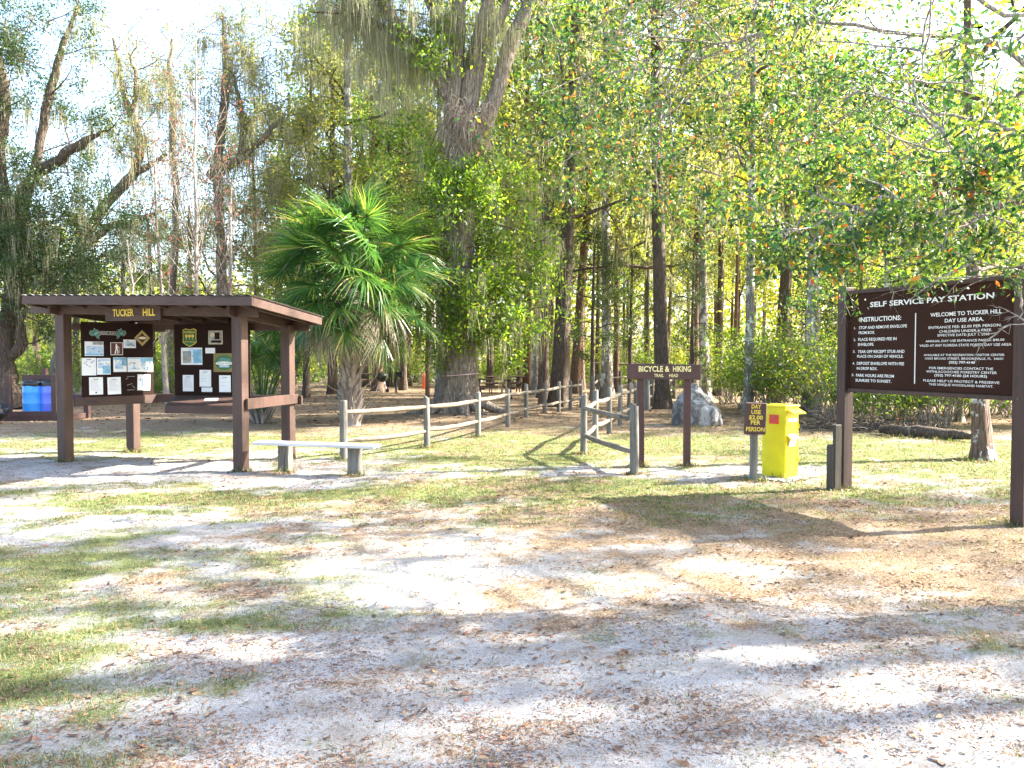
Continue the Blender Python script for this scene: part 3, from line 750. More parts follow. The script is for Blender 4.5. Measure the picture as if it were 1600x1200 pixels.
    # cord round the trunk: tied to it, still a thing of its own
    cb = MB(); ang = np.linspace(0, 2 * np.pi, 41); zz = L(718, 586)[2]; rr = 28.5 * S
    cp = [(b.x + math.cos(a) * rr * (1 + .06 * math.cos(6 * a + ph)), b.y + math.sin(a) * rr * (1 + .06 * math.cos(6 * a + ph)), zz + .035 * math.cos(a) + .01) for a in ang]
    cb.tube(cp, .013, 6, 0, False)
    tag(cb.build('cord', M_ROPE), 'thin pinkish cord tied around the huge oak trunk', 'cord')
big_oak()

# ------------------------------------------------------------------ palms
def fan_mesh(name, matl, Lp, Rf, nb, droop, spread=150, dead=False):
    mb = MB()
    # petiole along +X rising slightly, then fan
    pts = [(Lp * t, 0, .12 * math.sin(t * 2.2) - (.25 * t * t if dead else .06 * t * t)) for t in np.linspace(0, 1, 6)]
    mb.tube(pts, np.linspace(.028, .014, 6), 5, 0, False)
    base = np.array(pts[-1]); tilt = -.35 if not dead else -1.1
    a = np.linspace(-R(spread), R(spread), nb) + rs.normal(0, .02, nb)
    d0 = np.stack([np.cos(a), np.sin(a), 0 * a], -1)
    ln = Rf * (1 - .28 * np.abs(a / R(spread)) ** 1.5) * rs.uniform(.88, 1.08, nb)
    K = 6; path = np.zeros((nb, K, 3)); path[:, 0] = base
    ca, sa = math.cos(tilt), math.sin(tilt)
    for k in range(1, K):
        t = k / (K - 1)
        p = d0 * (ln * t)[:, None]
        p[:, 2] += .16 * Rf * np.abs(np.sin(a)) * t * (1 - t * .3)             # V shaped costa fold
        p[:, 2] -= droop * Rf * (t ** 2.6) * (1 + rs.normal(0, .25, nb))
        r_ = 1 - .22 * droop * t ** 3; p[:, 0] *= r_; p[:, 1] *= r_
        x = p[:, 0] * ca - p[:, 2] * sa * -1 * 0 + 0; z = p[:, 2] + p[:, 0] * sa
        path[:, k] = base + np.stack([p[:, 0] * ca, p[:, 1], z], -1)
    side = np.stack([-np.sin(a), np.cos(a), rs.uniform(-.5, .5, nb)], -1); side /= np.linalg.norm(side, axis=1)[:, None]
    wk = np.array([.010, .030, .034, .026, .014, .003]) * Rf / .95
    mb.ribbons(path, np.ones((nb, 1)) * wk[None], side)
    o = mb.build(name, matl); me = o.data; bpy.data.objects.remove(o); return me
FAN = [fan_mesh('frond', L_PALM, 1.3, 1.0, 52, .22), fan_mesh('frond', L_PALM, 1.1, 1.05, 56, .36), fan_mesh('frond', L_PALM, 1.5, .95, 48, .14), fan_mesh('frond', L_PALM, 1.2, 1.05, 54, .48)]
FAND = [fan_mesh('frond', L_PALMD, .85, .62, 40, .8, 130, True), fan_mesh('frond', L_PALMD, .95, .68, 36, .95, 120, True)]
def palm():
    Y = D(664); b = GX(548, Y)
    root = empty('cabbage_palm', b, 'cabbage palm with criss-cross boots on its trunk and a full green crown of fans', 'palm tree')
    mb = MB(); H = 2.75
    mb.tube([(0, 0, -.1), (0, 0, .15), (0, 0, .9), (.02, 0, 1.6), (.02, 0, 2.2), (.02, 0, 3.5)], [.24, .21, .18, .19, .21, .17], 16, 0, True, .04)
    k = 0
    for z in np.arange(.02, 2.7, .118):
        rr = .185 + .045 * (z > 1.5) - .02 * math.sin(z)
        nbt = 6
        for j in range(nbt):
            a = (j + .5 * (k % 2)) / nbt * 6.283 + rs.normal(0, .07); o_ = np.array([math.cos(a), math.sin(a), 0]); tn = np.array([-math.sin(a), math.cos(a), 0])
            L_ = rs.uniform(.24, .36); out = rs.uniform(.07, .15) + (.12 if z > 1.6 else 0)
            lean = rs.uniform(-.07, .07)
            p0 = o_ * rr * .92 + np.array([0, 0, z - .05]); p1 = o_ * (rr + out * .5) + tn * lean * .5 + np.array([0, 0, z + L_ * .55]); p2 = o_ * (rr + out) + tn * lean + np.array([0, 0, z + L_])
            w0, w1, w2 = .20, .11, .07
            V = []
            for p_, w_, th in ((p0, w0, .03), (p1, w1, .028), (p2, w2, .02)):
                V += [p_ - tn * w_ / 2 - o_ * th * .3, p_ + tn * w_ / 2 - o_ * th * .3, p_ + tn * w_ / 3 + o_ * th, p_ - tn * w_ / 3 + o_ * th]
            f = []
            for s_ in (0, 4):
                for q in range(4): f.append((s_ + q, s_ + (q + 1) % 4, s_ + 4 + (q + 1) % 4, s_ + 4 + q))
            f.append((8, 9, 10, 11)); mb.add(V, f, 0)
        k += 1
    for j in range(26):                                   # thin old stalks sticking out low down
        a = rs.uniform(0, 6.28); z = rs.uniform(.2, 2.2); o_ = np.array([math.cos(a), math.sin(a), 0])
        p = o_ * .22 + np.array([0, 0, z]); q = p + o_ * rs.uniform(.3, .6) + np.array([0, 0, rs.uniform(.15, .5)]); m = (p + q) / 2 + np.array([0, 0, -.04])
        mb.tube([p, m, q], [.013, .010, .004], 4, 0, False)
    mb.build('trunk', M_BOOT, root)
    n = 0
    rr = random.Random(5)
    for tier, (cnt, el, zc, s) in enumerate(((5, 78, 3.6, 1.0), (8, 56, 3.55, 1.02), (10, 32, 3.4, 1.03), (10, 8, 3.2, 1.02), (9, -16, 3.0, .92), (8, 10, 3.15, .82), (7, 38, 3.35, .82), (8, -34, 2.95, .88))):
        for j in range(cnt):
            az = (j + rr.uniform(-.3, .3)) / cnt * 6.283 + tier * .7
            e = R(el + rr.uniform(-9, 9)); sc_ = s * rr.uniform(.92, 1.26)
            inst(FAN[(n * 7 + tier) % 4], 'frond', root, (.02, 0, zc + rr.uniform(-.1, .1)), (rr.uniform(-1.0, 1.0), -e, az), (sc_, sc_, sc_)); n += 1
    for j in range(26):
        az = j / 26 * 6.283 + rr.uniform(-.15, .15); sc_ = rr.uniform(.9, 1.3)
        o = inst(FAND[j % 2], 'frond', root, (.02, 0, 2.85 + rr.uniform(-.2, .12)), (rr.uniform(-.6, .6), R(10 + rr.uniform(-18, 12)), az), (sc_, sc_, sc_))
        o['label'] = 'dead grey brown drooping frond'
M_BOOT = wood('palm_boot', (.075, .06, .05), (.42, .36, .31), .85, 'Z')
palm()
def small_palm():
    Y = D(660); b = GX(408, Y)
    root = empty('young_palm', b, 'young trunkless palm with long upright stalks behind the right kiosk posts', 'palm tree')
    mb = MB()
    for j in range(46):
        a = rs.uniform(0, 6.28); o_ = np.array([math.cos(a), math.sin(a), 0]); r0 = rs.uniform(.02, .2)
        L_ = rs.uniform(.25, .6)
        mb.tube([o_ * r0, o_ * (r0 + .08) + np.array([0, 0, L_ * .5]), o_ * (r0 + .28 * L_ + .1) + np.array([0, 0, L_])], [.035, .025, .006], 5, 0, False)
    mb.build('boot_cluster', M_BOOT, root)
    rr = random.Random(9)
    tall = [fan_mesh('frond', L_PALM, 1.9, .95, 52, .45), fan_mesh('frond', L_PALM, 2.2, .9, 50, .6)]
    for j in range(18):
        az = j / 18 * 6.283 + rr.uniform(-.2, .2); e = R(rr.uniform(50, 82)); s = rr.uniform(.75, 1.0)
        inst(tall[j % 2], 'frond', root, (math.cos(az) * .05, math.sin(az) * .05, .1), (rr.uniform(-.3, .3), -e, az), (s, s, s))
small_palm()

# ------------------------------------------------------------------ left live oaks with arching limbs
def polylimb(mb, b, pts, Y, rr, n=9):
    S = Y / F
    rr = list(rr); rr[-1] = min(rr[-1], 2) ; ps = np.array([tuple(P(p[0], p[1], Y + (p[2] if len(p) > 2 else 0)) - b) for p in pts]); K = len(ps); tt = np.linspace(0, K - 1, (K - 1) * 4 + 1)
    q = np.stack([np.interp(tt, np.arange(K), ps[:, i]) for i in range(3)], -1)
    for _ in range(2): q[1:-1] = (q[:-2] + 2 * q[1:-1] + q[2:]) / 4
    q += np.concatenate([np.zeros((1, 3)), rs.normal(0, .03, (len(q) - 1, 3))])
    mb.tube(q, np.interp(tt, np.arange(K), np.array(rr) * S), n, 0, True, .06); return q
def arch_oak(Y, bpx, label, limbs, leafm, sprays, mosspts, dens=5, Lf=.11, mossL=1.0, name='live_oak', mper=26):
    b = GX(bpx, Y); root = empty(name, b, label, 'tree')
    tr = MB(); br = MB(); nodes = []; allq = []
    bk = M_BARK if bpx > 100 else M_BARKD
    for pts, rr in limbs: allq.append(polylimb(tr, b, pts, Y, rr))
    for px, py, dy, n, ln in sprays:
        for _ in range(n):
            a = rs.uniform(0, 6.28); q = np.array(tuple(P(px + rs.uniform(-22, 22), py + rs.uniform(-18, 18), Y + dy + rs.uniform(-.8, .8)) - b))
            grow(br, q, (math.cos(a), math.sin(a), rs.uniform(-.2, .5)), ln, .02, 0, 2, nodes, 3, .8, .02, .4, .4, None, 4)
    for q in allq:
        for k in range(len(q) // 3, len(q), 2):
            d = unit(q[k] - q[k - 1]); sd2 = unit(np.cross(d, rs.normal(size=3)))
            grow(br, q[k], unit(d * .7 + sd2), rs.uniform(.9, 1.7), .03, 0, 2, nodes, 3, .75, .05, .4, .35, None, 4)
    tr.build('trunk', bk, root)
    if nodes: br.build('branches', bk, root)
    if nodes:
        lf = MB(); lf.leaves(clumps(nodes, dens, .15), Lf, Lf * .45, 0, 0, .1); lf.build('crown', leafm, root)
    ms = MB(); pl = [q for qs in allq for q in qs[len(qs) // 3::2]] + [np.array(tuple(P(p, q, Y) - b)) for p, q in mosspts] + [q for q, _ in nodes[::25]]
    moss_strands(ms, pl, max(8, int(mper * 1.1)), mossL * .9, .09, .014); ms.build('hanging_moss', L_MOSS, root)
arch_oak(26, 22, 'twisting dark live oak with arching limb at the left edge behind the blue barrels', [
    ([(20, 640), (14, 600), (6, 555), (14, 500), (22, 440), (10, 380), (2, 300), (-6, 220), (8, 150), (-10, 60), (-30, -40)], [22, 15, 13, 14, 12, 11, 11, 11, 10, 9, 7]),
    ([(14, 560), (35, 540), (30, 500), (42, 480)], [9, 9, 7, 5]),
    ([(20, 440), (26, 350), (32, 300), (60, 270), (95, 247), (130, 222), (158, 205)], [10, 10, 9, 9, 8, 7, 6]),
    ([(30, 480), (38, 400), (36, 330), (60, 240), (75, 150), (92, 85), (120, 10)], [8, 7, 6, 6, 7, 5, 3])],
    L_DARK, [(40, 340, 0, 9, 1.6), (90, 345, 0, 11, 1.7), (135, 360, 0, 10, 1.6), (60, 400, 0, 10, 1.6), (110, 410, 0, 10, 1.6), (160, 400, 0, 7, 1.3), (30, 430, 0, 8, 1.5), (90, 450, 0, 8, 1.3), (150, 450, 0, 6, 1.2), (15, 60, 0, 6, 1.5), (60, 40, 0, 5, 1.3), (0, 130, 0, 6, 1.4), (70, 110, 0, 3, 1.0), (50, 180, 0, 3, .9)],
    [(75, 170), (60, 200), (20, 230), (40, 150), (90, 300), (60, 320)], 13, .10, 1.1)
arch_oak(29, 120, 'dark live oak reaching a mossy limb up to the right above the kiosk roof', [
    ([(92, 640), (95, 560), (100, 480), (120, 400), (150, 335), (185, 298), (215, 268), (222, 220), (205, 180), (188, 140), (180, 60)], [16, 12, 10, 9, 8, 8, 8, 7, 5, 4, 3]),
    ([(215, 268), (240, 255), (262, 240)], [6, 4, 2]), ([(120, 400), (170, 350), (215, 345), (250, 330)], [6, 6, 5, 3]),
    ([(205, 180), (215, 120), (200, 80)], [4, 3, 2])],
    L_PALE, [(190, 200, 0, 5, 1.1), (215, 150, 0, 5, 1.1), (200, 120, 0, 3, 1.1), (180, 230, 0, 4, 1.0), (240, 240, 0, 3, .9), (170, 60, 0, 3, 1)],
    [(200, 190), (210, 215), (195, 240), (222, 300), (215, 320), (190, 260), (205, 340)], 4, .10, 1.3)
arch_oak(31, 350, 'mossy oak with a long limb rising right between bare sapling and palm', [
    ([(352, 640), (350, 520), (346, 420), (344, 330), (338, 280), (348, 200), (352, 110), (350, 20)], [11, 9, 8, 7, 7, 7, 6, 4]),
    ([(338, 282), (320, 268), (345, 268), (372, 250), (400, 228), (425, 200), (445, 180)], [5, 4, 6, 6, 5, 4, 2]),
    ([(372, 250), (382, 200), (372, 150), (360, 100)], [4, 4, 3, 2])],
    L_PALE, [(350, 120, 0, 9, 1.3), (370, 70, 0, 8, 1.3), (340, 170, 0, 7, 1.1), (400, 120, 0, 8, 1.3), (420, 60, 0, 8, 1.4), (430, 160, 0, 6, 1.1), (330, 60, 0, 4, 1.2), (440, 230, 0, 6, 1.1), (400, 280, 0, 7, 1.1), (375, 330, 0, 8, 1.1), (430, 330, 0, 6, 1.0), (380, 390, 0, 8, 1.1), (320, 380, 0, 5, 1)],
    [(350, 220), (372, 290), (385, 320), (400, 260), (420, 250), (435, 280), (340, 240), (390, 200), (410, 90), (350, 60), (440, 90)], 5, .10, 1.4)
arch_oak(34, 262, 'faint slim tree with thick moss between the two left oaks against bright sky', [
    ([(270, 640), (268, 500), (272, 400), (276, 300), (268, 230), (270, 160), (262, 110), (268, 60)], [6, 5, 5, 5, 5, 4, 3, 2])],
    L_PALE, [(268, 120, 0, 5, 1.0), (270, 80, 0, 3, 1.0), (255, 180, 0, 5, 1.0), (280, 220, 0, 4, .9), (250, 140, 0, 4, .9)], [(268, 210), (272, 230), (266, 190), (270, 250)], 4, .10, 1.4, name='slim_tree')

def bare_sapling(px, Y, H, label, seedn, red=True, lean=0, n=34, name='bare_sapling', spread=.55):
    b = GX(px, Y); root = empty(name, b, label, 'sapling')
    tr = MB(); pts = [(lean * t, .0, H * t - .05) for t in np.linspace(0, 1, 9)]
    pts = [(p[0] + rs.normal(0, .03), p[1] + rs.normal(0, .03), p[2]) for p in pts]
    tr.tube(pts, np.linspace(.10, .012, 9), 8, 0, False, .03); nodes = []
    for k in range(n):
        t = rs.uniform(.2, .98); i = int(t * 8); q = np.array(pts[i]) + (np.array(pts[min(i + 1, 8)]) - np.array(pts[i])) * (t * 8 - i)
        a = rs.uniform(0, 6.28); grow(tr, q, (math.cos(a) * spread, math.sin(a) * spread, .8), H * .24 * (1.15 - t * .6), .026 * (1.2 - t), 0, 2, nodes, 3, .55, .25, .22, .35, None, 4)
    tr.build('trunk', M_BARE, root)
    if red:
        lf = MB(); sel = [nodes[i] for i in rs.choice(len(nodes), len(nodes) // 7)]
        lf.leaves(clumps(sel, 3, .10), .10, .055, 0, 0, .2); lf.build('leaves', L_RED, root)
bare_sapling(306, 27.5, 13.2, 'tall bare pale sapling with reddish leaf tips behind the middle of the kiosk', 1, lean=.15, n=40)
bare_sapling(352, 28, 7.8, 'shorter bare sapling with red leaves left of the palm crown', 2, lean=.3, n=24)
bare_sapling(262, 27, 9.3, 'bare thin sapling left of the tallest pale sapling', 3, lean=-.4, n=24)
bare_sapling(215, 25, 5.2, 'low bare sapling with whitish spreading twigs just above the kiosk roof', 4, False, -.2, 26, spread=1.0)

# ------------------------------------------------------------------ near tree at the right with overhanging boughs
def near_tree():
    b = Vector((7.0, 5.8, 0))
    root = empty('overhanging_tree', b, 'near tree whose whitish boughs with orange and green leaves overhang the pay sign', 'tree')
    tr = MB(); nodes = []
    o = np.array(tuple(b))
    trunk_mesh(tr, (0, 0, 0), .26, 7.5, (-.5, .2), 14, topr=.5)
    def bough(pts, rr, subs=9, ln=.9, lo=.25):
        ps = np.array([tuple(P(p[0], p[1], p[2]) - b) for p in pts]); K = len(ps); tt = np.linspace(0, K - 1, (K - 1) * 4 + 1)
        q = np.stack([np.interp(tt, np.arange(K), ps[:, i]) for i in range(3)], -1)
        q[1:-1] = (q[:-2] + 2 * q[1:-1] + q[2:]) / 4
        q[1:] += rs.normal(0, .015, (len(q) - 1, 3))
        tr.tube(q, np.interp(tt, np.arange(K), rr) * .5, 7, 0, False, .05)
        for k in range(subs):
            t = lo + (1 - lo) * (k + rs.uniform(0, 1)) / subs; i = min(int(t * (len(q) - 1)), len(q) - 2)
            d = unit(q[i + 1] - q[i]); s = unit(np.cross(d, rs.normal(size=3)))
            grow(tr, q[i], unit(d * .6 + s * .8 + np.array([0, 0, -.04])), ln * rs.uniform(.6, 1.2), .010, 0, 2, nodes, 3, .65, -.04, .35, .35, None, 4)
    J = lambda z: (P(0, 0, 1) * 0 + Vector((7.3, 6.7, z)))
    # start points on the trunk, given as pixels outside the frame
    def st(z): 
        v = Vector((6.8, 5.85, z)); return (800 + F * v.x / v.y, 557 - F * (v.z - CAMH) / v.y, v.y)
    bough([st(4.0), (1700, 330, 6.4), (1600, 350, 6.1), (1530, 285, 6.0), (1490, 235, 6.0), (1455, 190, 6.0), (1425, 160, 6.0), (1440, 90, 6.1), (1450, 40, 6.2)], [.05, .035, .030, .026, .022, .02, .018, .013, .008], 13, .8)
    bough([st(3.2), (1640, 440, 6.3), (1600, 420, 6.0), (1500, 400, 5.8), (1420, 340, 5.8), (1330, 325, 5.8), (1230, 340, 5.9)], [.045, .02, .016, .012, .010, .008, .004], 14, .55)
    bough([st(3.6), (1640, 390, 6.2), (1560, 340, 6.0), (1480, 330, 5.7), (1380, 300, 5.7), (1290, 350, 5.8), (1220, 375, 5.9)], [.045, .02, .014, .012, .009, .006, .004], 13, .5)
    bough([st(2.8), (1650, 500, 6.0), (1595, 505, 5.8), (1560, 520, 5.8)], [.03, .012, .008, .004], 2, .25, .6)
    bough([(1590, 500, 5.8), (1600, 470, 5.8), (1660, 440, 6.0)], [.006, .010, .014], 3, .4)
    bough([st(5.2), (1650, 120, 7.0), (1520, 60, 7.2), (1400, 50, 7.4), (1280, 30, 7.6), (1180, 55, 7.8), (1100, 90, 8.0), (1030, 150, 8.2), (1000, 210, 8.3)], [.06, .05, .042, .035, .03, .025, .02, .012, .006], 20, 1.2)
    bough([(1280, 30, 7.6), (1160, 60, 7.6), (1080, 75, 7.8), (980, 120, 8.0), (890, 155, 8.2)], [.03, .022, .017, .012, .005], 14, 1.1, .1)
    bough([st(5.6), (1600, 40, 6.6), (1480, -40, 6.7), (1350, -80, 6.8), (1200, -60, 7.0), (1050, -10, 7.2), (920, 30, 7.4)], [.05, .04, .035, .03, .024, .016, .007], 20, 1.1)
    bough([st(4.6), (1620, 220, 6.9), (1560, 190, 7.2), (1460, 180, 7.4), (1370, 130, 7.5), (1260, 110, 7.6), (1210, 60, 7.7)], [.05, .035, .03, .025, .02, .013, .008], 16, 1.0)
    bough([st(4.3), (1600, 200, 8.0), (1500, 260, 8.4), (1400, 250, 8.6), (1300, 210, 8.8), (1200, 230, 9.0), (1110, 290, 9.1)], [.05, .03, .025, .02, .015, .010, .005], 18, 1.1)
    bough([st(3.8), (1620, 300, 8.0), (1540, 330, 8.6), (1440, 360, 8.9), (1340, 370, 9.0), (1290, 400, 9.0)], [.05, .025, .02, .015, .010, .005], 12, .9)
    bough([st(6.0), (1650, 20, 8.2), (1550, 90, 8.6), (1430, 100, 8.8), (1350, 180, 9.0), (1260, 170, 9.2)], [.05, .035, .03, .025, .016, .006], 14, 1.1)
    bough([st(6.2), (1560, -120, 7.5), (1400, -60, 8.2), (1250, 0, 8.6), (1120, 10, 8.8), (1000, 60, 9.0), (940, 110, 9.2)], [.05, .04, .03, .022, .016, .01, .005], 18, 1.2)
    tr.build('trunk', M_TWIG, root)
    nodes = [q for q in nodes if q[0][2] > 2.12 + rs.uniform(0, .15) or q[1][0] < -9]
    idx = rs.permutation(len(nodes)); lf = MB(); h_ = int(len(nodes) * .50)
    lf.leaves(clumps([nodes[i] for i in idx[:h_]], 9, .06), .062, .025, 0, 0, .35, True)
    lf.leaves(clumps([nodes[i] for i in idx[h_:int(h_ * 1.8)]], 7, .06), .045, .018, 0, 0, .2, True)
    lf.leaves(clumps([nodes[i] for i in idx[int(h_ * 1.8):int(h_ * 1.95)]], 4, .05), .095, .036, 0, 0, .5, True)
    lf.build('crown', L_NEAR, root)
near_tree()

# trunk behind the pay sign
def sign_tree():
    Y = D(716); b = GX(1537, Y); root = empty('forest_tree', b, 'brown trunk with large white lichen patches seen under the pay sign board', 'tree')
    mb = MB(); trunk_mesh(mb, (0, 0, 0), .135, 8.5, (-.3, .3), 16, 1.6)
    mb.build('trunk', M_LICH, root)
    pr = PR['green']
    for nm, key in (('branches', 'branches'), ('crown', 'crown'), ('hanging_moss', 'moss')):
        inst(pr[key], nm, root, (-.1, .1, 2.9), (0, 0, 1.1), (.95, .95, .72))
M_LICH = bark('white_lichen_bark', (.085, .052, .038), (.20, .13, .09), (.66, .65, .62), .53, 10)
sign_tree()

# trees outside the picture to the right whose shade falls across the clearing
for i, (x, y, H, kd, z0, cs, lab) in enumerate([
    (13.4, 6.9, 11.5, 'green', 5.5, .95, 'tall shade tree at the right of the clearing nearest the viewer'),
    (10.4, 6.2, 9.5, 'green', 4.2, .95, 'lower shade tree at the right beside the camera side of the clearing'),
    (19, 11.5, 14, 'pale', 5.5, 1.0, 'airy mossy tree right of the pay sign beyond the frame edge'),
    (24, 13, 12, 'airy', 5, 1.0, 'large leafy tree at the far right of the wood'),
    (8.6, 5.2, 8.6, 'green', 4.4, .9, 'thin airy tree at the right of the clearing behind the nearest one'),
    ]):
    root = empty('shade_tree', (x, y, 0), lab, 'tree', 'shade trees right of the clearing')
    mb = MB(); trunk_mesh(mb, (0, 0, 0), .12, H, (0, 0), 10); mb.build('trunk', M_BARKD, root)
    s = (H * 1.02 - z0) / PR[kd]['H']
    for nm in ('branches', 'crown'): inst(PR[kd][nm], nm, root, (0, 0, z0), (0, 0, i * 1.3), (s * cs * 1.2, s * cs * 1.2, s))

# ------------------------------------------------------------------ kiosk
def kiosk():
    A = G(103, 722); B = G(377, 735); u = (B - A).normalized(); v = Vector((.20, .98, 0)).normalized(); Z = Vector((0, 0, 1))
    C = B + v * 1.47; Dp = A + v * 1.62
    nf = u.cross(Z) * -1; nf = Vector((u.y, -u.x, 0))     # towards the viewer
    if nf.y > 0: nf = -nf
    root = empty('information_kiosk', (A + B) / 2, 'brown wooden information kiosk with slanted roof, notice panels and TUCKER HILL board', 'kiosk')
    at = lambda mb, nm, m: attach(mb.build(nm, m), root)
    zt = lambda p: 2.40 + .045 * ((p - (A + B) / 2).dot(u) / -1.6)      # the roof sags slightly to the right
    def post(p, h):
        mb = MB(); mb.box((p.x, p.y, h / 2 - .05), (.165, .165, h + .1), Matrix.Rotation(math.atan2(u.y, u.x), 3, 'Z'), 0, .006); return at(mb, 'post', M_POST)
    for p, h in ((A, 2.34), (B, 2.26), (C, 2.16), (Dp, 2.24)): post(p, h)
    # roof sheet
    F2 = B + u * .54 - v * .56; F1 = F2 - u * 3.92; F3 = F2 + v * 2.18; F4 = F1 + v * 2.18
    zf1, zf2 = 2.555, 2.465; dz = -.175
    def rp(s, t, h=0):      # s along the front left to right, t front to back
        p = F1 + (F2 - F1) * s + v * 2.18 * t; return Vector((p.x, p.y, zf1 + (zf2 - zf1) * s + dz * t + h))
    mb = MB(); nC = 112; Vv = []; 
    for i in range(nC + 1):
        s = -.012 + 1.024 * i / nC
        for t in (-.02, 1.02): Vv.append(tuple(rp(s, t, .012 + .010 * math.sin(i * math.pi / 2))))
    Vv = np.array(Vv); f = [(2 * i, 2 * i + 2, 2 * i + 3, 2 * i + 1) for i in range(nC)]
    mb.add(Vv, f, 0); mb.add(Vv - np.array([0, 0, .004]), f, 0)
    roof = at(mb, 'roof', M_METAL)
    mb = MB(); mb.add([tuple(rp(0.01, 0.01, -.006)), tuple(rp(.99, 0.01, -.006)), tuple(rp(.99, .99, -.006)), tuple(rp(0.01, .99, -.006)), tuple(rp(0.01, 0.01, -.025)), tuple(rp(.99, 0.01, -.025)), tuple(rp(.99, .99, -.025)), tuple(rp(0.01, .99, -.025))],
        [(0, 1, 2, 3), (7, 6, 5, 4), (0, 4, 5, 1), (1, 5, 6, 2), (2, 6, 7, 3), (3, 7, 4, 0)])
    o = mb.build('roof_deck', M_PANEL); sub(o, roof, root)
    for nm, a_, b_ in (('fascia', rp(-.006, -.01, -.068), rp(1.006, -.01, -.068)), ('fascia', rp(1.0, .006, -.070), rp(1.0, 1.0, -.070)), ('fascia', rp(0, .006, -.070), rp(0, 1.0, -.070)), ('fascia', rp(.01, .995, -.072), rp(.99, .995, -.072))):
        mb = MB(); mb.beam(a_, b_, .035, .125 if nm == 'fascia' else .1, 0, .004); o = mb.build('fascia', M_BROWN); sub(o, roof, root)
    for i in range(8):
        s = .06 + .88 * i / 7; mb = MB(); mb.beam(rp(s, .02, -.075), rp(s, .98, -.075), .04, .088); o = mb.build('rafter', M_BROWN); sub(o, roof, root)
    # front header in two lengths with the name board over the joint
    hz = lambda p: zt(p) - .065
    pA = A - u * .52 + nf * .105; pB = B + u * .38 + nf * .105; pj = A + (B - A) * .617 + nf * .105
    mb = MB(); mb.beam(pA + Z * hz(pA), pj - u * .004 + Z * hz(pj), .04, .150); at(mb, 'header_beam', M_BROWN)
    mb = MB(); mb.beam(pj + u * .004 + Z * hz(pj), pB + Z * hz(pB), .04, .150); at(mb, 'header_beam', M_BROWN)
    # side beams
    for p, q, e in ((B, C, .3), (A, Dp, .3)):
        a_ = p - v * e + u * .0; b_ = q + v * .12
        mb = MB(); mb.beam(a_ + Z * (2.30 if p == B else 2.38), b_ + Z * (2.17 if p == B else 2.25), .045, .15); at(mb, 'side_beam', M_BROWN)
    a_ = Dp + v * .1 - u * .3; b_ = C + v * .1 + u * .35
    mb = MB(); mb.beam(a_ + Z * 2.20, b_ + Z * 2.13, .045, .14); at(mb, 'back_beam', M_BROWN)
    for p, o_ in ((A, -.03), (A, .04), (B, -.03), (B, .04)):
        q = p + u * o_ + nf * .124 + Z * (hz(p) + o_); mb = MB(); mb.tube([q, q + nf * .010], .012, 8); at(mb, 'bolt', M_GREYMETAL)
    # name board
    c0 = A + (B - A) * ((230 - 103) / 274.0 * .985) + nf * .145; nz = hz(c0) - .045
    nb = MB(); nb.beam(c0 - u * .50 + Z * nz, c0 + u * .50 + Z * nz, .035, .225); board = at(nb, 'name_board', M_BROWN)
    tb = MB(); tb.text('TUCKER', c0 + nf * .019 - u * .165 + Z * (nz + .01), u, Z, .38, .105, 0, 'C', bold=.02); tb.text('HILL', c0 + nf * .019 + u * .30 + Z * (nz + .01), u, Z, .22, .105, 0, 'C', bold=.02)
    sub(tb.build('lettering', M_YTEXT), board, root)
    # panels
    L0 = A + nf * -.06 + v * .16 + u * .12; L0 = P(127, 560, 12.95); L0.z = 0; L1 = P(239, 560, 13.85); L1.z = 0
    R0 = P(273, 560, 13.80); R0.z = 0; R1 = P(391, 560, 13.48); R1.z = 0
    def panel(p, q, zb, ztop, holder):
        d = (q - p).normalized(); n_ = Vector((d.y, -d.x, 0)); 
        if n_.y > 0: n_ = -n_
        mb = MB(); m = (p + q) / 2; mb.box((m.x, m.y, (zb + ztop) / 2), ((q - p).length, .02, ztop - zb), Matrix.Rotation(math.atan2(d.y, d.x), 3, 'Z'), 0, .003)
        return at(mb, 'notice_panel', M_PANEL), d, n_
    PL, dl, nl = panel(L0, L1, .97, 2.20, None); PRt, dr, nr = panel(R0, R1, .97, 2.19, None)
    # rails below the panels and at the sides
    a_ = L0 - dl * .12 ; b_ = L1 + dl * .10
    mb = MB(); mb.beam(a_ + Z * .935 - nl * .0, b_ + Z * .935, .05, .14); at(mb, 'rail', M_BROWN)
    mb = MB(); mb.beam(L1 + dl * .02 + Z * .95 - nl * .07, R1 + dr * .9 + Z * .94 - nr * .05, .045, .14); at(mb, 'rail', M_BROWN)
    mb = MB(); mb.beam(a_ + Z * 2.12 - nl * .035, b_ + dl * .15 + Z * 2.12 - nl * .035, .045, .10); at(mb, 'rail', M_BROWN)
    mb = MB(); mb.beam(B - v * .02 + u * .115 + Z * .965, C + v * .1 + u * .115 + Z * .965, .04, .155); at(mb, 'rail', M_POST)
    # sloped shelf in front of the right panel
    s0 = P(258, 600, 13.0); s1 = P(369, 600, 12.75); e = Vector((s0.x, s0.y, 0)); g = Vector((s1.x, s1.y, 0)); bk0 = Vector((R0.x + .0, R0.y - .03, 0)); bk1 = Vector((R1.x, R1.y - .03, 0))
    bk1 = bk0 + (R1 - R0).normalized() * (g - e).length
    mb = MB(); V_ = [e + Z * .885, g + Z * .885, bk1 + Z * 1.0, bk0 + Z * 1.0]; V_ = V_ + [q - Z * .02 for q in V_]
    mb.add([tuple(q) for q in V_], [(0, 1, 2, 3), (7, 6, 5, 4), (0, 4, 5, 1), (1, 5, 6, 2), (2, 6, 7, 3), (3, 7, 4, 0)]); 
    mb.beam(e + Z * .815 + Vector((0, -.012, 0)), g + Z * .815 + Vector((0, -.012, 0)), .022, .125)
    at(mb, 'shelf', M_BROWN)
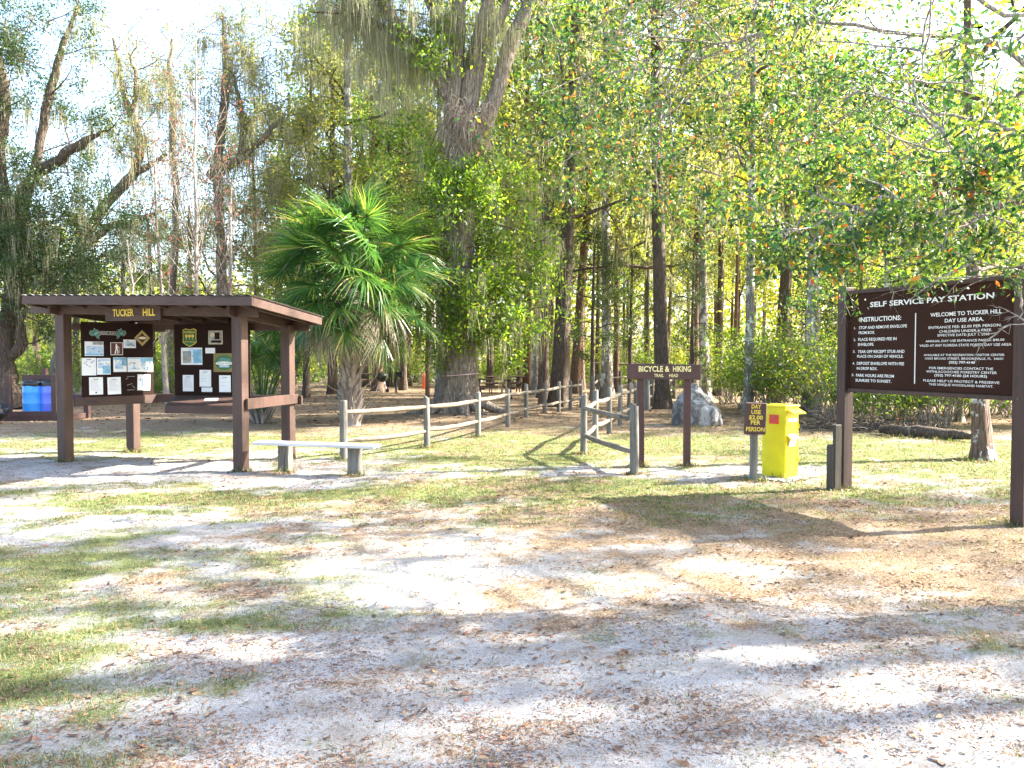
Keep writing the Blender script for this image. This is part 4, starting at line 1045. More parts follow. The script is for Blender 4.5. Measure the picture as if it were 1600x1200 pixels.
    # notices: x, y (px centre), w, h in metres
    def on(px, py, p, q, n_, d):
        k = (px - 800) / F; t = (k * p.y - p.x) / ((q.x - p.x) - k * (q.y - p.y)); pt = p + (q - p) * t
        z = CAMH - (py - HZ) / F * pt.y; return Vector((pt.x, pt.y, z)) + n_ * .014
    def sheet(which, x, y, wd, ht, draw, m0=M_PAPER, rot=0, name='notice'):
        p, q, n_, d, pan = (L0, L1, nl, dl, PL) if which == 'L' else (R0, R1, nr, dr, PRt)
        c = on(100 + x / 5.714, 470 + y / 5.714, p, q, n_, d); r_ = d * math.cos(rot) + Z * math.sin(rot); up = Z * math.cos(rot) - d * math.sin(rot)
        mats = [m0, M_INK, M_BLUEP, M_PALEB, M_WTEXT, M_YTEXT, M_GREY, M_TEAL, M_GREENS, M_MAROON, M_GOLD, M_PANEL]
        mb = MB()
        def rect(cx, cy_, w_, h_, m, lift=.002, ang=0):
            M = Matrix((r_, up, n_)).transposed()
            rr = Matrix.Rotation(ang, 3, 'Z')
            mb.box(c + r_ * cx + up * cy_ + n_ * lift, (w_, h_, .0015), M @ rr, m)
        def poly(pts, m, lift):
            V = [tuple(c + r_ * a + up * b + n_ * lift) for a, b in pts]; mb.add(V, [list(range(len(V)))], m)
        draw(rect, poly, mb, c, r_, up, n_, wd, ht)
        sub(mb.build(name, mats), pan, root)
    def doc(lines, title=True, foot=False):
        def f(rect, poly, mb, c, r_, up, n_, w_, h_):
            rect(0, 0, w_, h_, 0, 0)
            if title: rect(0, h_ * .38, w_ * .4, h_ * .035, 1)
            for i in range(lines): 
                ww = w_ * rs.uniform(.45, .75); rect(-w_ * .38 + ww / 2, h_ * (.30 - .62 * i / lines), ww, h_ * .012, 6)
            if foot: rect(0, -h_ * .38, w_ * .13, h_ * .09, 1)
        return f
    def mapdoc(*patches):
        def f(rect, poly, mb, c, r_, up, n_, w_, h_):
            rect(0, 0, w_, h_, 0, 0)
            for (x, y, ww, hh, m) in patches: rect(x * w_, y * h_, ww * w_, hh * h_, m, .002 + .0009 * (m % 3))
            for i in range(6):
                a = rs.uniform(-.35, .35) * w_; b_ = rs.uniform(-.35, .35) * h_; poly([(a + rs.uniform(.008, .024) * math.cos(q), b_ + rs.uniform(.006, .018) * math.sin(q)) for q in np.linspace(0, 5.3, 6)], 2 if i % 2 else 6, .0055)
        return f
    s = .216; h = .279
    sheet('L', 220, 588, s * 1.03, h, mapdoc((0, .4, .3, .06, 6)))
    sheet('L', 352, 585, s, h * .95, mapdoc((.2, -.2, .55, .5, 2), (0, .38, .9, .12, 3), (-.2, .05, .4, .3, 3)))
    sheet('L', 497, 570, s, h * .85, mapdoc((.3, .2, .36, .55, 2), (0, .4, .95, .15, 2), (-.1, -.1, .5, .4, 3)))
    sheet('L', 622, 570, s, h * .85, mapdoc((0, -.3, .9, .06, 3), (.0, .42, .9, .05, 2), (0, .1, .2, .1, 6)))
    sheet('L', 735, 570, s, h * .85, mapdoc((0, .35, .98, .25, 2), (-.25, .05, .35, .35, 3), (.1, -.36, .7, .1, 3)))
    sheet('L', 281, 760, s, h, doc(10, True, True)); sheet('L', 443, 758, s, h, doc(11), rot=.02)
    sheet('L', 592, 738, s, h, lambda rect, poly, mb, c, r_, up, n_, w_, h_: [rect(0, 0, w_, h_, 11, 0)] + [rect(x * w_, y * h_, ww * w_, .007, 6, .002, a) for x, y, ww, a in ((-.3, .3, .25, .7), (0, .42, .6, 0), (-.1, -.05, .45, .3), (.2, -.2, .3, -.8), (0, -.38, .6, .05))])
    sheet('L', 707, 728, s, h * .95, mapdoc((.1, .0, .5, .5, 3)), rot=-.03)
    sheet('L', 269, 428, s * 1.35, h * .82, mapdoc((.05, -.1, .92, .6, 3), (.2, .38, .55, .2, 6), (0, -.4, .95, .12, 2)))
    sheet('L', 586, 384, s * .95, h * .50, mapdoc((0, -.05, .8, .5, 3), (0, -.15, .4, .2, 6)))
    def hiker(rect, poly, mb, c, r_, up, n_, w_, h_):
        rect(0, 0, w_, h_, 4, 0); rect(0, 0, w_ * .92, h_ * .92, 9, .0015)
        k = h_ / .2
        poly([(x * k, y * k) for x, y in ((-.006 + .011 * math.cos(a), .067 + .012 * math.sin(a)) for a in np.linspace(0, 6, 10))], 4, .0036)
        poly([(x * k, y * k) for x, y in ((-.020, .052), (.006, .052), (.012, .0), (-.018, .0))], 4, .0034)
        poly([(x * k, y * k) for x, y in ((-.018, .002), (-.002, .002), (-.016, -.078), (-.036, -.078))], 4, .0034)
        poly([(x * k, y * k) for x, y in ((-.004, .002), (.012, .002), (.024, -.035), (.022, -.078), (.006, -.078), (.010, -.035))], 4, .0034)
        poly([(x * k, y * k) for x, y in ((.004, .048), (.03, .012), (.036, .016), (.012, .052))], 4, .0034)
        poly([(x * k, y * k) for x, y in ((.034, .022), (.038, .022), (.042, -.07), (.038, -.07))], 4, .0034)
    sheet('L', 470, 428, .20, .205, hiker, name='hiker_sign')
    def diamond(rect, poly, mb, c, r_, up, n_, w_, h_):
        for sc_, m, lf in ((1, 6, 0.001), (.93, 10, .002), (.66, 6, .003), (.58, 11, .004)): poly([(-w_ / 2 * sc_, 0), (0, -h_ / 2 * sc_), (w_ / 2 * sc_, 0), (0, h_ / 2 * sc_)], m, lf)
        rect(0, 0, w_ * .42, h_ * .10, 4, .0055); rect(0, h_ * .10, w_ * .22, h_ * .05, 10, .0055); rect(0, -h_ * .10, w_ * .22, h_ * .04, 10, .0055)
    sheet('L', 698, 333, .27, .27, diamond, name='diamond_sign')
    def mapcut(flip):
        pts = [(-.09, .0), (-.075, .05), (-.03, .045), (-.01, .09), (.02, .06), (.05, .065), (.045, .02), (.09, -.02), (.06, -.05), (.07, -.09), (.03, -.075), (.0, -.03), (-.04, -.045), (-.07, -.03)]
        def f(rect, poly, mb, c, r_, up, n_, w_, h_):
            q = [(x * flip, y) for x, y in pts]; q = q if flip > 0 else q[::-1]
            cx = sum(a for a, _ in q) / len(q); cy_ = sum(b for _, b in q) / len(q)
            for sc_, m, lf in ((1.0, 6, .001), (.9, 7, .002)):
                for i in range(len(q)):
                    a, b_ = q[i], q[(i + 1) % len(q)]; poly([(cx, cy_), (cx + (a[0] - cx) * sc_, cy_ + (a[1] - cy_) * sc_), (cx + (b_[0] - cx) * sc_, cy_ + (b_[1] - cy_) * sc_)], m, lf)
            rect(cx + .01, cy_, .05, .008, 3, .0035, .6 * flip); rect(cx - .02, cy_ + .015, .035, .006, 8, .0035, -.5)
        return f
    sheet('L', 278, 292, .2, .2, mapcut(1), name='map_cutout'); sheet('L', 508, 292, .2, .2, mapcut(-1), name='map_cutout')
    def plate(rect, poly, mb, c, r_, up, n_, w_, h_):
        rect(0, 0, w_, h_, 4, 0); rect(0, 0, w_ * .97, h_ * .84, 11, .001); mb.text('HIKING TRAILS', c, r_, up, w_ * .88, h_ * .55, 4, 'C', lift=.004, bold=.0)
    sheet('L', 392, 289, .30, .055, plate, name='trail_plate')
    # right panel
    def shield(rect, poly, mb, c, r_, up, n_, w_, h_):
        out = [(-.5, .42), (-.28, .5), (0, .44), (.28, .5), (.5, .42), (.46, 0), (.5, -.28), (.25, -.42), (0, -.52), (-.25, -.42), (-.5, -.28), (-.46, 0)]
        for sc_, m, lf in ((1, 5, .001), (.93, 8, .002)): 
            for i in range(12):
                a, b_ = out[i], out[(i + 1) % 12]; poly([(0, 0), (a[0] * w_ * sc_, a[1] * h_ * sc_), (b_[0] * w_ * sc_, b_[1] * h_ * sc_)][::-1], m, lf)
        mb.text('FLORIDA', c + up * h_ * .30, r_, up, w_ * .78, h_ * .12, 5, lift=.004, bold=.01)
        mb.text('FOREST SERVICE', c - up * h_ * .24, r_, up, w_ * .76, h_ * .08, 5, lift=.004)
        for x in (-.22, 0, .22): poly([((x + .1 * math.cos(a)) * w_, (.08 + .09 * math.sin(a)) * h_) for a in np.linspace(0, 5.6, 9)], 5, .004); rect(x * w_, -.06 * h_, .03 * w_, .14 * h_, 5, .004)
    sheet('R', 1130, 328, .265, .30, shield, name='forest_shield')
    def photo(rect, poly, mb, c, r_, up, n_, w_, h_):
        rect(0, 0, w_, h_, 0, 0); rect(0, 0, w_ * .94, h_ * .92, 6, .001); rect(.12 * w_, .12 * h_, w_ * .35, h_ * .5, 11, .002); rect(.05 * w_, -.3 * h_, w_ * .7, h_ * .16, 11, .002); rect(-.22 * w_, .2 * h_, w_ * .3, h_ * .28, 0, .002)
    sheet('R', 1360, 328, .265, .225, photo, M_CREAM, name='old_photograph')
    sheet('R', 1146, 495, .40, .285, mapdoc((-.22, -.05, .4, .7, 6), (.28, 0, .4, .8, 2), (.0, .3, .25, .3, 3)))
    sheet('R', 1312, 445, .18, .09, doc(3, False))
    def badge(rect, poly, mb, c, r_, up, n_, w_, h_):
        rect(0, 0, w_, h_, 0, 0)
        for rx, ry, m, lf, cy0 in ((.42, .40, 8, .0022, .0), (.34, .22, 7, .0030, .06), (.40, .10, 4, .0040, -.04)): poly([(rx * w_ * math.cos(a), (cy0 + ry * math.sin(a)) * h_) for a in np.linspace(0, 6.28, 24)[:-1]], m, lf)
        rect(0, -.2 * h_, w_ * .45, h_ * .10, 3, .0040); mb.text('TRAILWAY', c - up * h_ * .04, r_, up, w_ * .66, h_ * .10, 8, lift=.005)
    sheet('R', 1436, 552, .40, .31, badge, M_OLIVE, name='olive_sign')
    sheet('R', 1112, 735, s * .95, h * .98, doc(9)); sheet('R', 1265, 692, s, h, doc(4), rot=-.01); sheet('R', 1278, 793, .2, .075, doc(2, False)); sheet('R', 1440, 740, s, h, doc(3, True))
    # loose leaflet on the shelf
    q = (e + g) / 2 + u * .22; mb = MB(); cq = e + (g - e) * .60; cb_ = bk0 + (bk1 - bk0) * .60
    pm = cq * .45 + cb_ * .55; pz = .885 * .45 + 1.0 * .55 + .006; sl = ((cb_ - cq) + Z * .115).normalized(); rt = (g - e).normalized()
    mb.box(pm + Z * pz, (.23, .20, .004), Matrix((rt, sl, rt.cross(sl))).transposed()); o = mb.build('leaflet', M_PAPER); tag(o, 'white leaflet lying loose on the sloping kiosk shelf', 'leaflet')
M_CREAM = plain('cream_print', (.62, .55, .38), .5, .3, 20)
kiosk()

# ------------------------------------------------------------------ bench
def bench():
    a = P(401, 691, 11.75); b = P(590, 700, 11.30); a.z = .415; b.z = .405
    root = empty('bench', G(498, 740), 'low plank bench with pale worn board on two stub posts beside the kiosk', 'bench')
    mb = MB(); mb.beam(a, b, .27, .045, 0, .008); attach(mb.build('seat', M_BENCH), root)
    for px, py in ((444, 736), (553, 741)):
        g = G(px, py); g.y += .07; mb = MB(); mb.box((g.x, g.y, .17), (.17, .14, .44), Matrix.Rotation(-.22, 3, 'Z'), 0, .008); attach(mb.build('leg', M_GREYW), root)
bench()

# ------------------------------------------------------------------ post and rail fences
def fence(pts, label, rails=(.30, .74), ph=.92, pr=.056, rr=.043, skip=(), name='rail_fence', hole=None, m=None):
    root = empty(name, pts[0], label, 'fence')
    for i, p in enumerate(pts):
        h = ph * (1 + rs.uniform(-.03, .03)); mb = MB(); r_ = pr * (1.15 if i == 0 else 1)
        mb.tube([(p.x, p.y, -.1), (p.x, p.y, h * .5), (p.x + rs.uniform(-.01, .01), p.y, h - .012), (p.x, p.y, h)], [r_ * 1.05, r_, r_ * .97, r_ * .88], 14, 0, True, .02)
        attach(mb.build('post', m or M_GREYW), root)
    for i in range(len(pts) - 1):
        if i in skip: continue
        for z in rails:
            a, b = pts[i], pts[i + 1]; za = z + rs.uniform(-.02, .02); zb = z + rs.uniform(-.02, .02)
            d = (b - a).normalized(); q = []
            for t in np.linspace(0, 1, 8):
                q.append(a + d * .02 + (b - a - d * .04) * t + Vector((0, 0, za + (zb - za) * t - .02 * math.sin(t * 3.14) + rs.uniform(-.006, .006))))
            mb = MB(); mb.tube(q, np.array([.7, .95, 1, 1.03, 1.0, 1, .95, .7]) * rr, 10, 0, True, .04); attach(mb.build('rail', m or M_RAILW), root)
fence([G(537, 716), G(667, 698), G(747, 682), G(793.5, 666), G(822, 656), G(851, 650), G(873, 645), G(891, 640), G(908, 636)], 'long weathered rail fence running from the bench along the left side of the trail')
fence([G(991, 740), G(912, 708), G(930, 690), G(952, 677), G(969, 664), G(983, 656), G(993, 649)], 'weathered rail fence with a corner right beside the trailhead sign, right of the trail', (.30, .76), .98)
fence([G(926, 632), G(934, 622), G(945, 618), G(956, 615), G(969, 613), G(983, 610.5), G(997, 608)], 'dark low far fence beyond the trees in the middle of the trail', (.72,), .95, .07, .035, name='rail_fence', m=None)
fence([G(1011, 640), G(1018, 634), G(1026, 629), G(1052, 622)], 'short dark fence piece between the trailhead sign posts', (.35, .72), .9, .08, .04, name='rail_fence')
# hitching rails far behind
for a, b, lab in (((955, 610), (1002, 611), 'long pale hitching rail far behind the left trailhead sign post'), ((928, 606), (945, 606), 'short brown hitching rail far left of the trailhead sign'), ((1006, 612), (1048, 613), 'pale hitching rail far behind between the trailhead sign posts')):
    pa, pb = G(*a), G(*b); root = empty('hitching_rail', (pa + pb) / 2, lab, 'rail')
    for p in (pa, pb): mb = MB(); mb.tube([(p.x, p.y, 0), (p.x, p.y, 1.32)], .06, 8); attach(mb.build('post', M_GREYW), root)
    mb = MB(); mb.tube([pa + Vector((-.1, 0, 1.28)), pb + Vector((.1, 0, 1.28))], .05, 8); attach(mb.build('rail', M_RAILW), root)

# ------------------------------------------------------------------ trailhead sign
def trailhead():
    a, b = G(1001, 727), G(1073, 727); root = empty('trailhead_sign', (a + b) / 2, 'low brown BICYCLE & HIKING trail head sign board on two posts', 'sign')
    for p, lean in ((a, -.01), (b, .0)):
        mb = MB(); mb.beam((p.x, p.y, -.1), (p.x + lean, p.y, 1.42), .10, .09); attach(mb.build('post', M_RED), root)
    y = a.y - .075; l = P(980, 580, y); r = P(1095, 580, y); zc = 1.65 - (580.8 - HZ) / F * y
    mb = MB(); mb.box(((l.x + r.x) / 2, y, zc), (r.x - l.x, .045, .225), Matrix.Rotation(.012, 3, 'Y'), 0, .004); brd = attach(mb.build('sign_board', M_RED), root)
    mb = MB(); X = Vector((1, 0, 0)); Z = Vector((0, 0, 1)); f = y - .0235
    k = y / F
    for s_, x, w_ in (('BICYCLE', 1016.5, 38), ('&', 1042, 7), ('HIKING', 1065, 28)): mb.text(s_, ((x - 800) * k, f, zc + .045), X, Z, w_ * k, .085, 0, bold=.02)
    for s_, x, w_ in (('TRAIL', 1029, 15), ('HEAD', 1052, 14)): mb.text(s_, ((x - 800) * k, f, zc - .055), X, Z, w_ * k, .048, 0, bold=.012)
    sub(mb.build('lettering', M_CTEXT), brd, root)
trailhead()

# ------------------------------------------------------------------ fee sign
def fee():
    g = G(1179, 750); g.y += .05; root = empty('fee_sign', g, 'small brown DAY USE $2.00 PER PERSON sign on a round grey post', 'sign')
    mb = MB(); mb.tube([(g.x, g.y, -.1), (g.x, g.y, .45), (g.x, g.y, .93)], [.054, .052, .050], 16, 0, True, .02); attach(mb.build('post', M_GREYW), root)
    y = g.y - .075; k = y / F; zc = 1.65 - (654 - HZ) * k; cx = (1181 - 800) * k; rot = Matrix.Rotation(.035, 3, 'Y')
    mb = MB(); mb.box((cx, y, zc), (34 * k, .035, 50 * k), rot, 0, .012); brd = attach(mb.build('sign_board', M_RED), root)
    mb = MB(); X = rot @ Vector((1, 0, 0)); Z = rot @ Vector((0, 0, 1)); c = Vector((cx, y - .0185, zc))
    for s_, dy, w_, h_ in (('DAY', 19, 15, 6.5), ('USE', 10.5, 15, 6.5), ('$2.00', 2, 22, 6.5), ('PER', -6, 15, 6.5), ('PERSON', -16.5, 29, 6.8)):
        mb.text(s_, c + Z * (dy * k), X, Z, w_ * k, h_ * k, 0, bold=.02)
    sub(mb.build('lettering', M_YTEXT), brd, root)
fee()

# ------------------------------------------------------------------ yellow drop box
def dropbox():
    e = G(1226, 749); rotz = R(-27)              # front right vertical edge
    ux = Vector((math.cos(R(-12)), math.sin(R(-12)), 0)); uy = Vector((-ux.y, ux.x, 0)); Z = Vector((0, 0, 1))
    ux = (G(1226, 749) - G(1190, 744.5)).normalized(); uy = Vector((-ux.y, ux.x, 0))
    wd = (G(1226, 749) - G(1190, 744.5)).length
    dp = .34; H = .955
    c = e - ux * wd / 2 + uy * dp / 2
    M = Matrix((ux, uy, Z)).transposed()
    root = empty('fee_drop_box', c, 'bright yellow steel fee drop box with red notice beside the day use sign', 'drop box')
    at = lambda mb, nm, m: attach(mb.build(nm, m), root)
    mb = MB(); mb.box(c + Z * (H / 2 + .015), (wd, dp, H), M, 0, .006); body = at(mb, 'body', M_YELLOW)
    mb = MB()                                        # lid with overhanging front lip, sloped
    mb.box(c + Z * (H + .022), (wd + .03, dp + .03, .030), M, 0, .006)
    lip0 = e + uy * .02 + Z * (H - .01)
    V = [lip0 + ux * .012, lip0 + uy * (dp - .04) + ux * .012, lip0 + uy * (dp - .04) + ux * .12 - Z * .055, lip0 + ux * .12 - Z * .055]; V2 = [q - Z * .012 for q in V]
    V3 = [V[0] + Z * .03, V[1] + Z * .03] 
    mb.add([tuple(q) for q in V + V2], [(0, 3, 2, 1), (4, 5, 6, 7), (0, 4, 7, 3), (1, 2, 6, 5), (3, 7, 6, 2)]); at(mb, 'lid', M_YELLOW)
    side = lambda s, z, o=.0: e + uy * (s * dp) + Z * z + ux * (.004 + o)
    # narrow right face: white strip, envelope hood with paper, door seam
    mb = MB(); mb.box(side(.52, .79), (.004, dp * .72, .045), M, 0); at(mb, 'label_strip', M_PAPER)
    mb = MB(); q = [side(.10, .60), side(.78, .60), side(.78, .535, .075), side(.10, .535, .075)]; q2 = [p - Z * .008 for p in q]
    tri = [side(.10, .60), side(.10, .50), side(.10, .535, .075)]
    mb.add([tuple(p) for p in q + q2], [(0, 3, 2, 1), (4, 5, 6, 7), (0, 4, 7, 3), (3, 7, 6, 2), (1, 2, 6, 5)]); at(mb, 'envelope_hood', M_YELLOW)
    mb = MB(); mb.box(side(.45, .485, .02), (.006, dp * .5, .10), M @ Matrix.Rotation(.25, 3, 'Y'), 0)
    o = mb.build('envelope', M_PAPER); tag(o, 'white envelope sticking out of the yellow drop box slot', 'envelope')
    mb = MB()
    for z in (.08, .90): mb.box(side(.5, z, -.002), (.004, dp * .9, .006), M)
    for s_ in (.05, .95): mb.box(side(s_, .49, -.002), (.004, .006, .82), M)
    for z in (.25, .7): mb.tube([side(.96, z - .03, .006), side(.96, z + .03, .006)], .007, 8)
    at(mb, 'door_trim', M_YELLOW)
    cf = e - ux * (wd * .48) - uy * .003 + Z * .80
    mb = MB(); mb.box(cf, (.145, .004, .125), M); bm_ = at(mb, 'red_notice', M_REDS)
    mb = MB()
    for i, w_ in enumerate((.07, .10, .05, .085, .07, .09)): mb.box(cf - uy * .003 + Z * (.045 - .017 * i), (w_, .002, .007 if i < 2 else .004), M)
    sub(mb.build('print', M_INK), bm_, root)
    # gravel pad
    gp = MB()
    for i in range(900):
        a = rs.uniform(-.5, .5, 2); p = c + ux * (a[0] * (wd + .35)) + uy * (a[1] * (dp + .5)); r_ = rs.uniform(.008, .022)
        gp.box((p.x, p.y, .004 + r_ * .3), (r_ * 2, r_ * 1.5, r_), Matrix.Rotation(rs.uniform(0, 3.1), 3, 'Z') @ Matrix.Rotation(rs.uniform(-.5, .5), 3, 'X'))
    tag(gp.build('gravel', plain('gravel', (.36, .36, .37), .8, .5, 60)), kind='stuff')
dropbox()

# ------------------------------------------------------------------ pay station sign
def paysign():
    a = G(1318, 763); b = G(1595, 819); u = (b - a).normalized(); Z = Vector((0, 0, 1)); n_ = Vector((-abs(u.y), -abs(u.x), 0)); n_ = Vector((u.y, -u.x, 0))
    if n_.x > 0: n_ = -n_
    ang = math.atan2(u.y, u.x); M = Matrix.Rotation(ang, 3, 'Z')
    root = empty('pay_station_sign', (a + b) / 2, 'large brown SELF SERVICE PAY STATION board with white text between two posts', 'sign')
    for p, h in ((a, 2.50), (b, 2.52)):
        mb = MB(); mb.box((p.x, p.y, h / 2 - .05), (.14, .14, h + .1), M, 0, .006); attach(mb.build('post', M_POST), root)
    w_ = (b - a).length - .14; c = (a + b) / 2
    mb = MB(); mb.box(c + Z * 1.835, (w_, .02, 1.16), M); brd = attach(mb.build('sign_board', M_SIGN), root)
    for z in (1.235, 2.435):
        mb = MB(); mb.box(c + Z * z, (w_ - .002, .075, .045), M, 0, .004); attach(mb.build('frame_rail', M_POST), root)
    for p in (a, b):
        for z in (1.235, 2.435): 
            mb = MB(); mb.tube([p + n_ * .068 + Z * z, p + n_ * .080 + Z * z], .013, 8); attach(mb.build('bolt', M_GREYMETAL), root)
    # stub post beside the left post
    st = P(1300, 700, a.y - .10); mb = MB()
    mb.box((st.x, st.y, .24), (.10, .11, .64), M, 0, .02); mb.box((st.x + .055, st.y - .02, .36), (.05, .11, .9), M, 0, .01); o = mb.build('stub_post', M_DARKW); tag(o, 'short dark stub post standing against the left post of the pay sign', 'post')
    mb = MB()
    def S(x, y):       # zoom-picture coordinates -> point on the board face
        px = 1260 + x / 4.706; py = 420 + y / 4.706; k = (px - 800) / F; A0 = a + n_ * .012
        t = (k * A0.y - A0.x) / (u.x - k * u.y); p = A0 + u * t
        d = ray(px, py); s_ = p.y / d.y; return t, CAMH + d.z * s_
    def line(txt, x0, x1, y0, y1, cap, m=0, bold=.012):
        t0, z0 = S(x0, y0); t1, z1 = S(x1, y1); _, zc = S((x0 + x1) / 2, (y0 + y1) / 2); t_, zt = S((x0 + x1) / 2, (y0 + y1) / 2 - cap)
        o = a + n_ * .011 + u * ((t0 + t1) / 2) + Z * ((z0 + z1) / 2)
        mb.text(txt, o, u, Z, t1 - t0, zt - zc, m, 'C', bold=bold, lift=.003)
    T = [('SELF SERVICE PAY STATION', 462, 1372, 262, 195, 40, .022), ('INSTRUCTIONS:', 387, 692, 372, 360, 34, .022),
         ('1.', 348, 362, 436, 435, 17), ('STOP AND REMOVE ENVELOPE', 383, 735, 434, 418, 22, .014), ('FROM BOX.', 381, 500, 471, 466, 21, .014),
         ('2.', 345, 361, 522, 521, 18), ('PLACE REQUIRED FEE IN', 379, 660, 520, 512, 22, .014), ('ENVELOPE.', 378, 495, 557, 554, 21, .014),
         ('3.', 341, 359, 608, 608, 18), ('TEAR OFF RECEIPT STUB AND', 377, 720, 609, 606, 22, .014), ('PLACE ON DASH OF VEHICLE.', 373, 712, 643, 643, 21, .014),
         ('4.', 339, 356, 695, 695, 18), ('DEPOSIT ENVELOPE WITH FEE', 371, 718, 694, 698, 22, .014), ('IN DROP BOX.', 371, 522, 731, 734, 21, .014),
         ('5.', 335, 353, 780, 780, 18), ('PARK HOURS ARE FROM', 367, 645, 783, 788, 22, .014), ('SUNRISE TO SUNSET.', 363, 627, 820, 826, 21, .014),
         ('WELCOME TO TUCKER HILL', 906, 1430, 337, 312, 30, .016), ('DAY USE AREA.', 1012, 1298, 380, 368, 28, .016),
         ('ENTRANCE FEE: $2.00 PER PERSON.', 894, 1430, 431, 414, 20), ('CHILDREN UNDER 6 FREE.', 972, 1360, 459, 450, 19), ('EFFECTIVE DATE: JULY 1, 2003', 962, 1342, 487, 481, 18),
         ('ANNUAL DAY USE ENTRANCE PASSES: $40.00', 874, 1452, 530, 523, 17), ('VALID AT ANY FLORIDA STATE FOREST DAY USE AREA', 830, 1504, 562, 558, 19),
         ('AVAILABLE AT THE RECREATION / VISITOR CENTER', 862, 1456, 633, 633, 16), ('15003 BROAD STREET, BROOKSVILLE, FL  34601', 872, 1446, 659, 661, 16), ('(352) 797-4140', 1048, 1240, 687, 689, 18, .02),
         ('FOR EMERGENCIES CONTACT THE', 903, 1375, 729, 735, 18), ('WITHLACOOCHEE FORESTRY CENTER', 882, 1402, 756, 763, 18), ('(352) 797-4100 (24 HOURS)', 942, 1330, 782, 790, 18, .016),
         ('PLEASE HELP US PROTECT & PRESERVE', 862, 1422, 823, 834, 18), ('THIS UNIQUE WOODLAND HABITAT.', 903, 1378, 850, 863, 17)]
    for q in T: line(*q[:6], bold=q[6] if len(q) > 6 else .006)
    t0, z0 = S(808, 325); t1, z1 = S(787, 845); tm = (t0 + t1) / 2
    mb.box(a + n_ * .013 + u * tm + Z * ((z0 + z1) / 2), (.012, .003, z0 - z1), M)
    sub(mb.build('lettering', M_WTEXT), brd, root)
paysign()

# ------------------------------------------------------------------ boulder
def boulder():
    g = G(1096, 666); k = g.y / F
    import bmesh
    bm = bmesh.new(); bmesh.ops.create_icosphere(bm, subdivisions=5, radius=1)
    out = [(-40, 12), (-36, 36), (-24, 48), (-16, 62), (-4, 66), (8, 55), (20, 40), (30, 22), (39, 2)]
    from mathutils import noise as mn
    for v_ in bm.verts:
        p = v_.co.copy(); x = p.x; zt = max(p.z, 0)
        q = Vector((p.x * 39 * k, p.y * .48, 0)); 
        top = np.interp(p.x * 39, [a for a, _ in out], [b for _, b in out]) * k
        # flattened dome profile under the outline
        hgt = top * (math.sqrt(max(0, 1 - min(1, abs(p.y)) ** 2)) ** .7)
        z = (hgt * max(0, p.z) / max(.15, math.sqrt(max(.0225, 1 - p.x ** 2 - p.y ** 2 + .0001)))) if p.z > 0 else p.z * .15
        q.z = min(z, top)
        nn = mn.fractal(p * 2.2 + Vector((3, 1, 5)), 1.0, 2.1, 5) * .075 + mn.cell(p * 2.7) * .03
        q += p.normalized() * nn
        v_.co = q
    bm.normal_update()
    me = bpy.data.meshes.new('boulder'); bm.to_mesh(me); bm.free()
    m, t, b = mat('boulder_rock')
    n1 = noise(t, 7, 9, None, .72); n2 = noise(t, 2.6, 8, None, .7, .8)
    c = ramp(t, n1, [(.3, (.05, .047, .042)), (.5, (.13, .125, .115)), (.66, (.28, .27, .26))])
    c = mixc(t, ramp(t, n2, [(.50, (0, 0, 0)), (.56, (1, 1, 1))]), c, (.33, .33, .325)); c = mixc(t, ramp(t, n2, [(.36, (1, 1, 1)), (.43, (0, 0, 0))]), c, (.085, .075, .065))
    t.links.new(c, b.inputs['Base Color']); b.inputs['Roughness'].default_value = .85; bump(t, b, n1, .8, .04)
    me.materials.append(m)
    o = bpy.data.objects.new('boulder', me); COL.objects.link(o); o.location = (g.x, g.y + .45, .0)
    for p in me.polygons: p.use_smooth = True
    tag(o, 'grey and white mottled pointed boulder behind the trailhead sign', 'boulder')
boulder()

# ------------------------------------------------------------------ fallen log, brush heap
def log():
    a, b = G(1372, 678), G(1520, 690); root = None
    mb = MB(); K = 12; ps = [a + (b - a) * (i / (K - 1)) + Vector((0, rs.uniform(-.05, .05), .10 + rs.uniform(-.015, .02))) for i in range(K)]
    mb.tube(ps, [.075, .10, .12, .125, .12, .13, .13, .12, .11, .10, .085, .05], 12, 0, True, .08)
    mb.tube([ps[4], ps[4] + Vector((-.1, .1, .16))], [.04, .02], 6); mb.tube([ps[8], ps[8] + Vector((.2, -.15, .10))], [.035, .015], 6)
    tag(mb.build('fallen_log', M_BARKD), 'fallen brown log lying along the thicket under the pay sign board', 'log')
    mb = MB(); c = G(1340, 672)
    for i in range(240):
        p = Vector((c.x + rs.normal(0, .8), c.y + rs.normal(0, .4), abs(rs.normal(0, .16)))); d = Vector((rs.normal(0, 1), rs.normal(0, .5), rs.normal(0, .3))).normalized() * rs.uniform(.2, .6)
        q = p + d; q.z = max(q.z, .01); mb.tube([p, (p + q) / 2 + Vector((0, 0, .03)), q], [.012, .009, .004], 4, 0, False)
    tag(mb.build('brush_pile', M_DARKW), 'heap of dead brush at the left end of the fallen log', 'brush pile')
log()

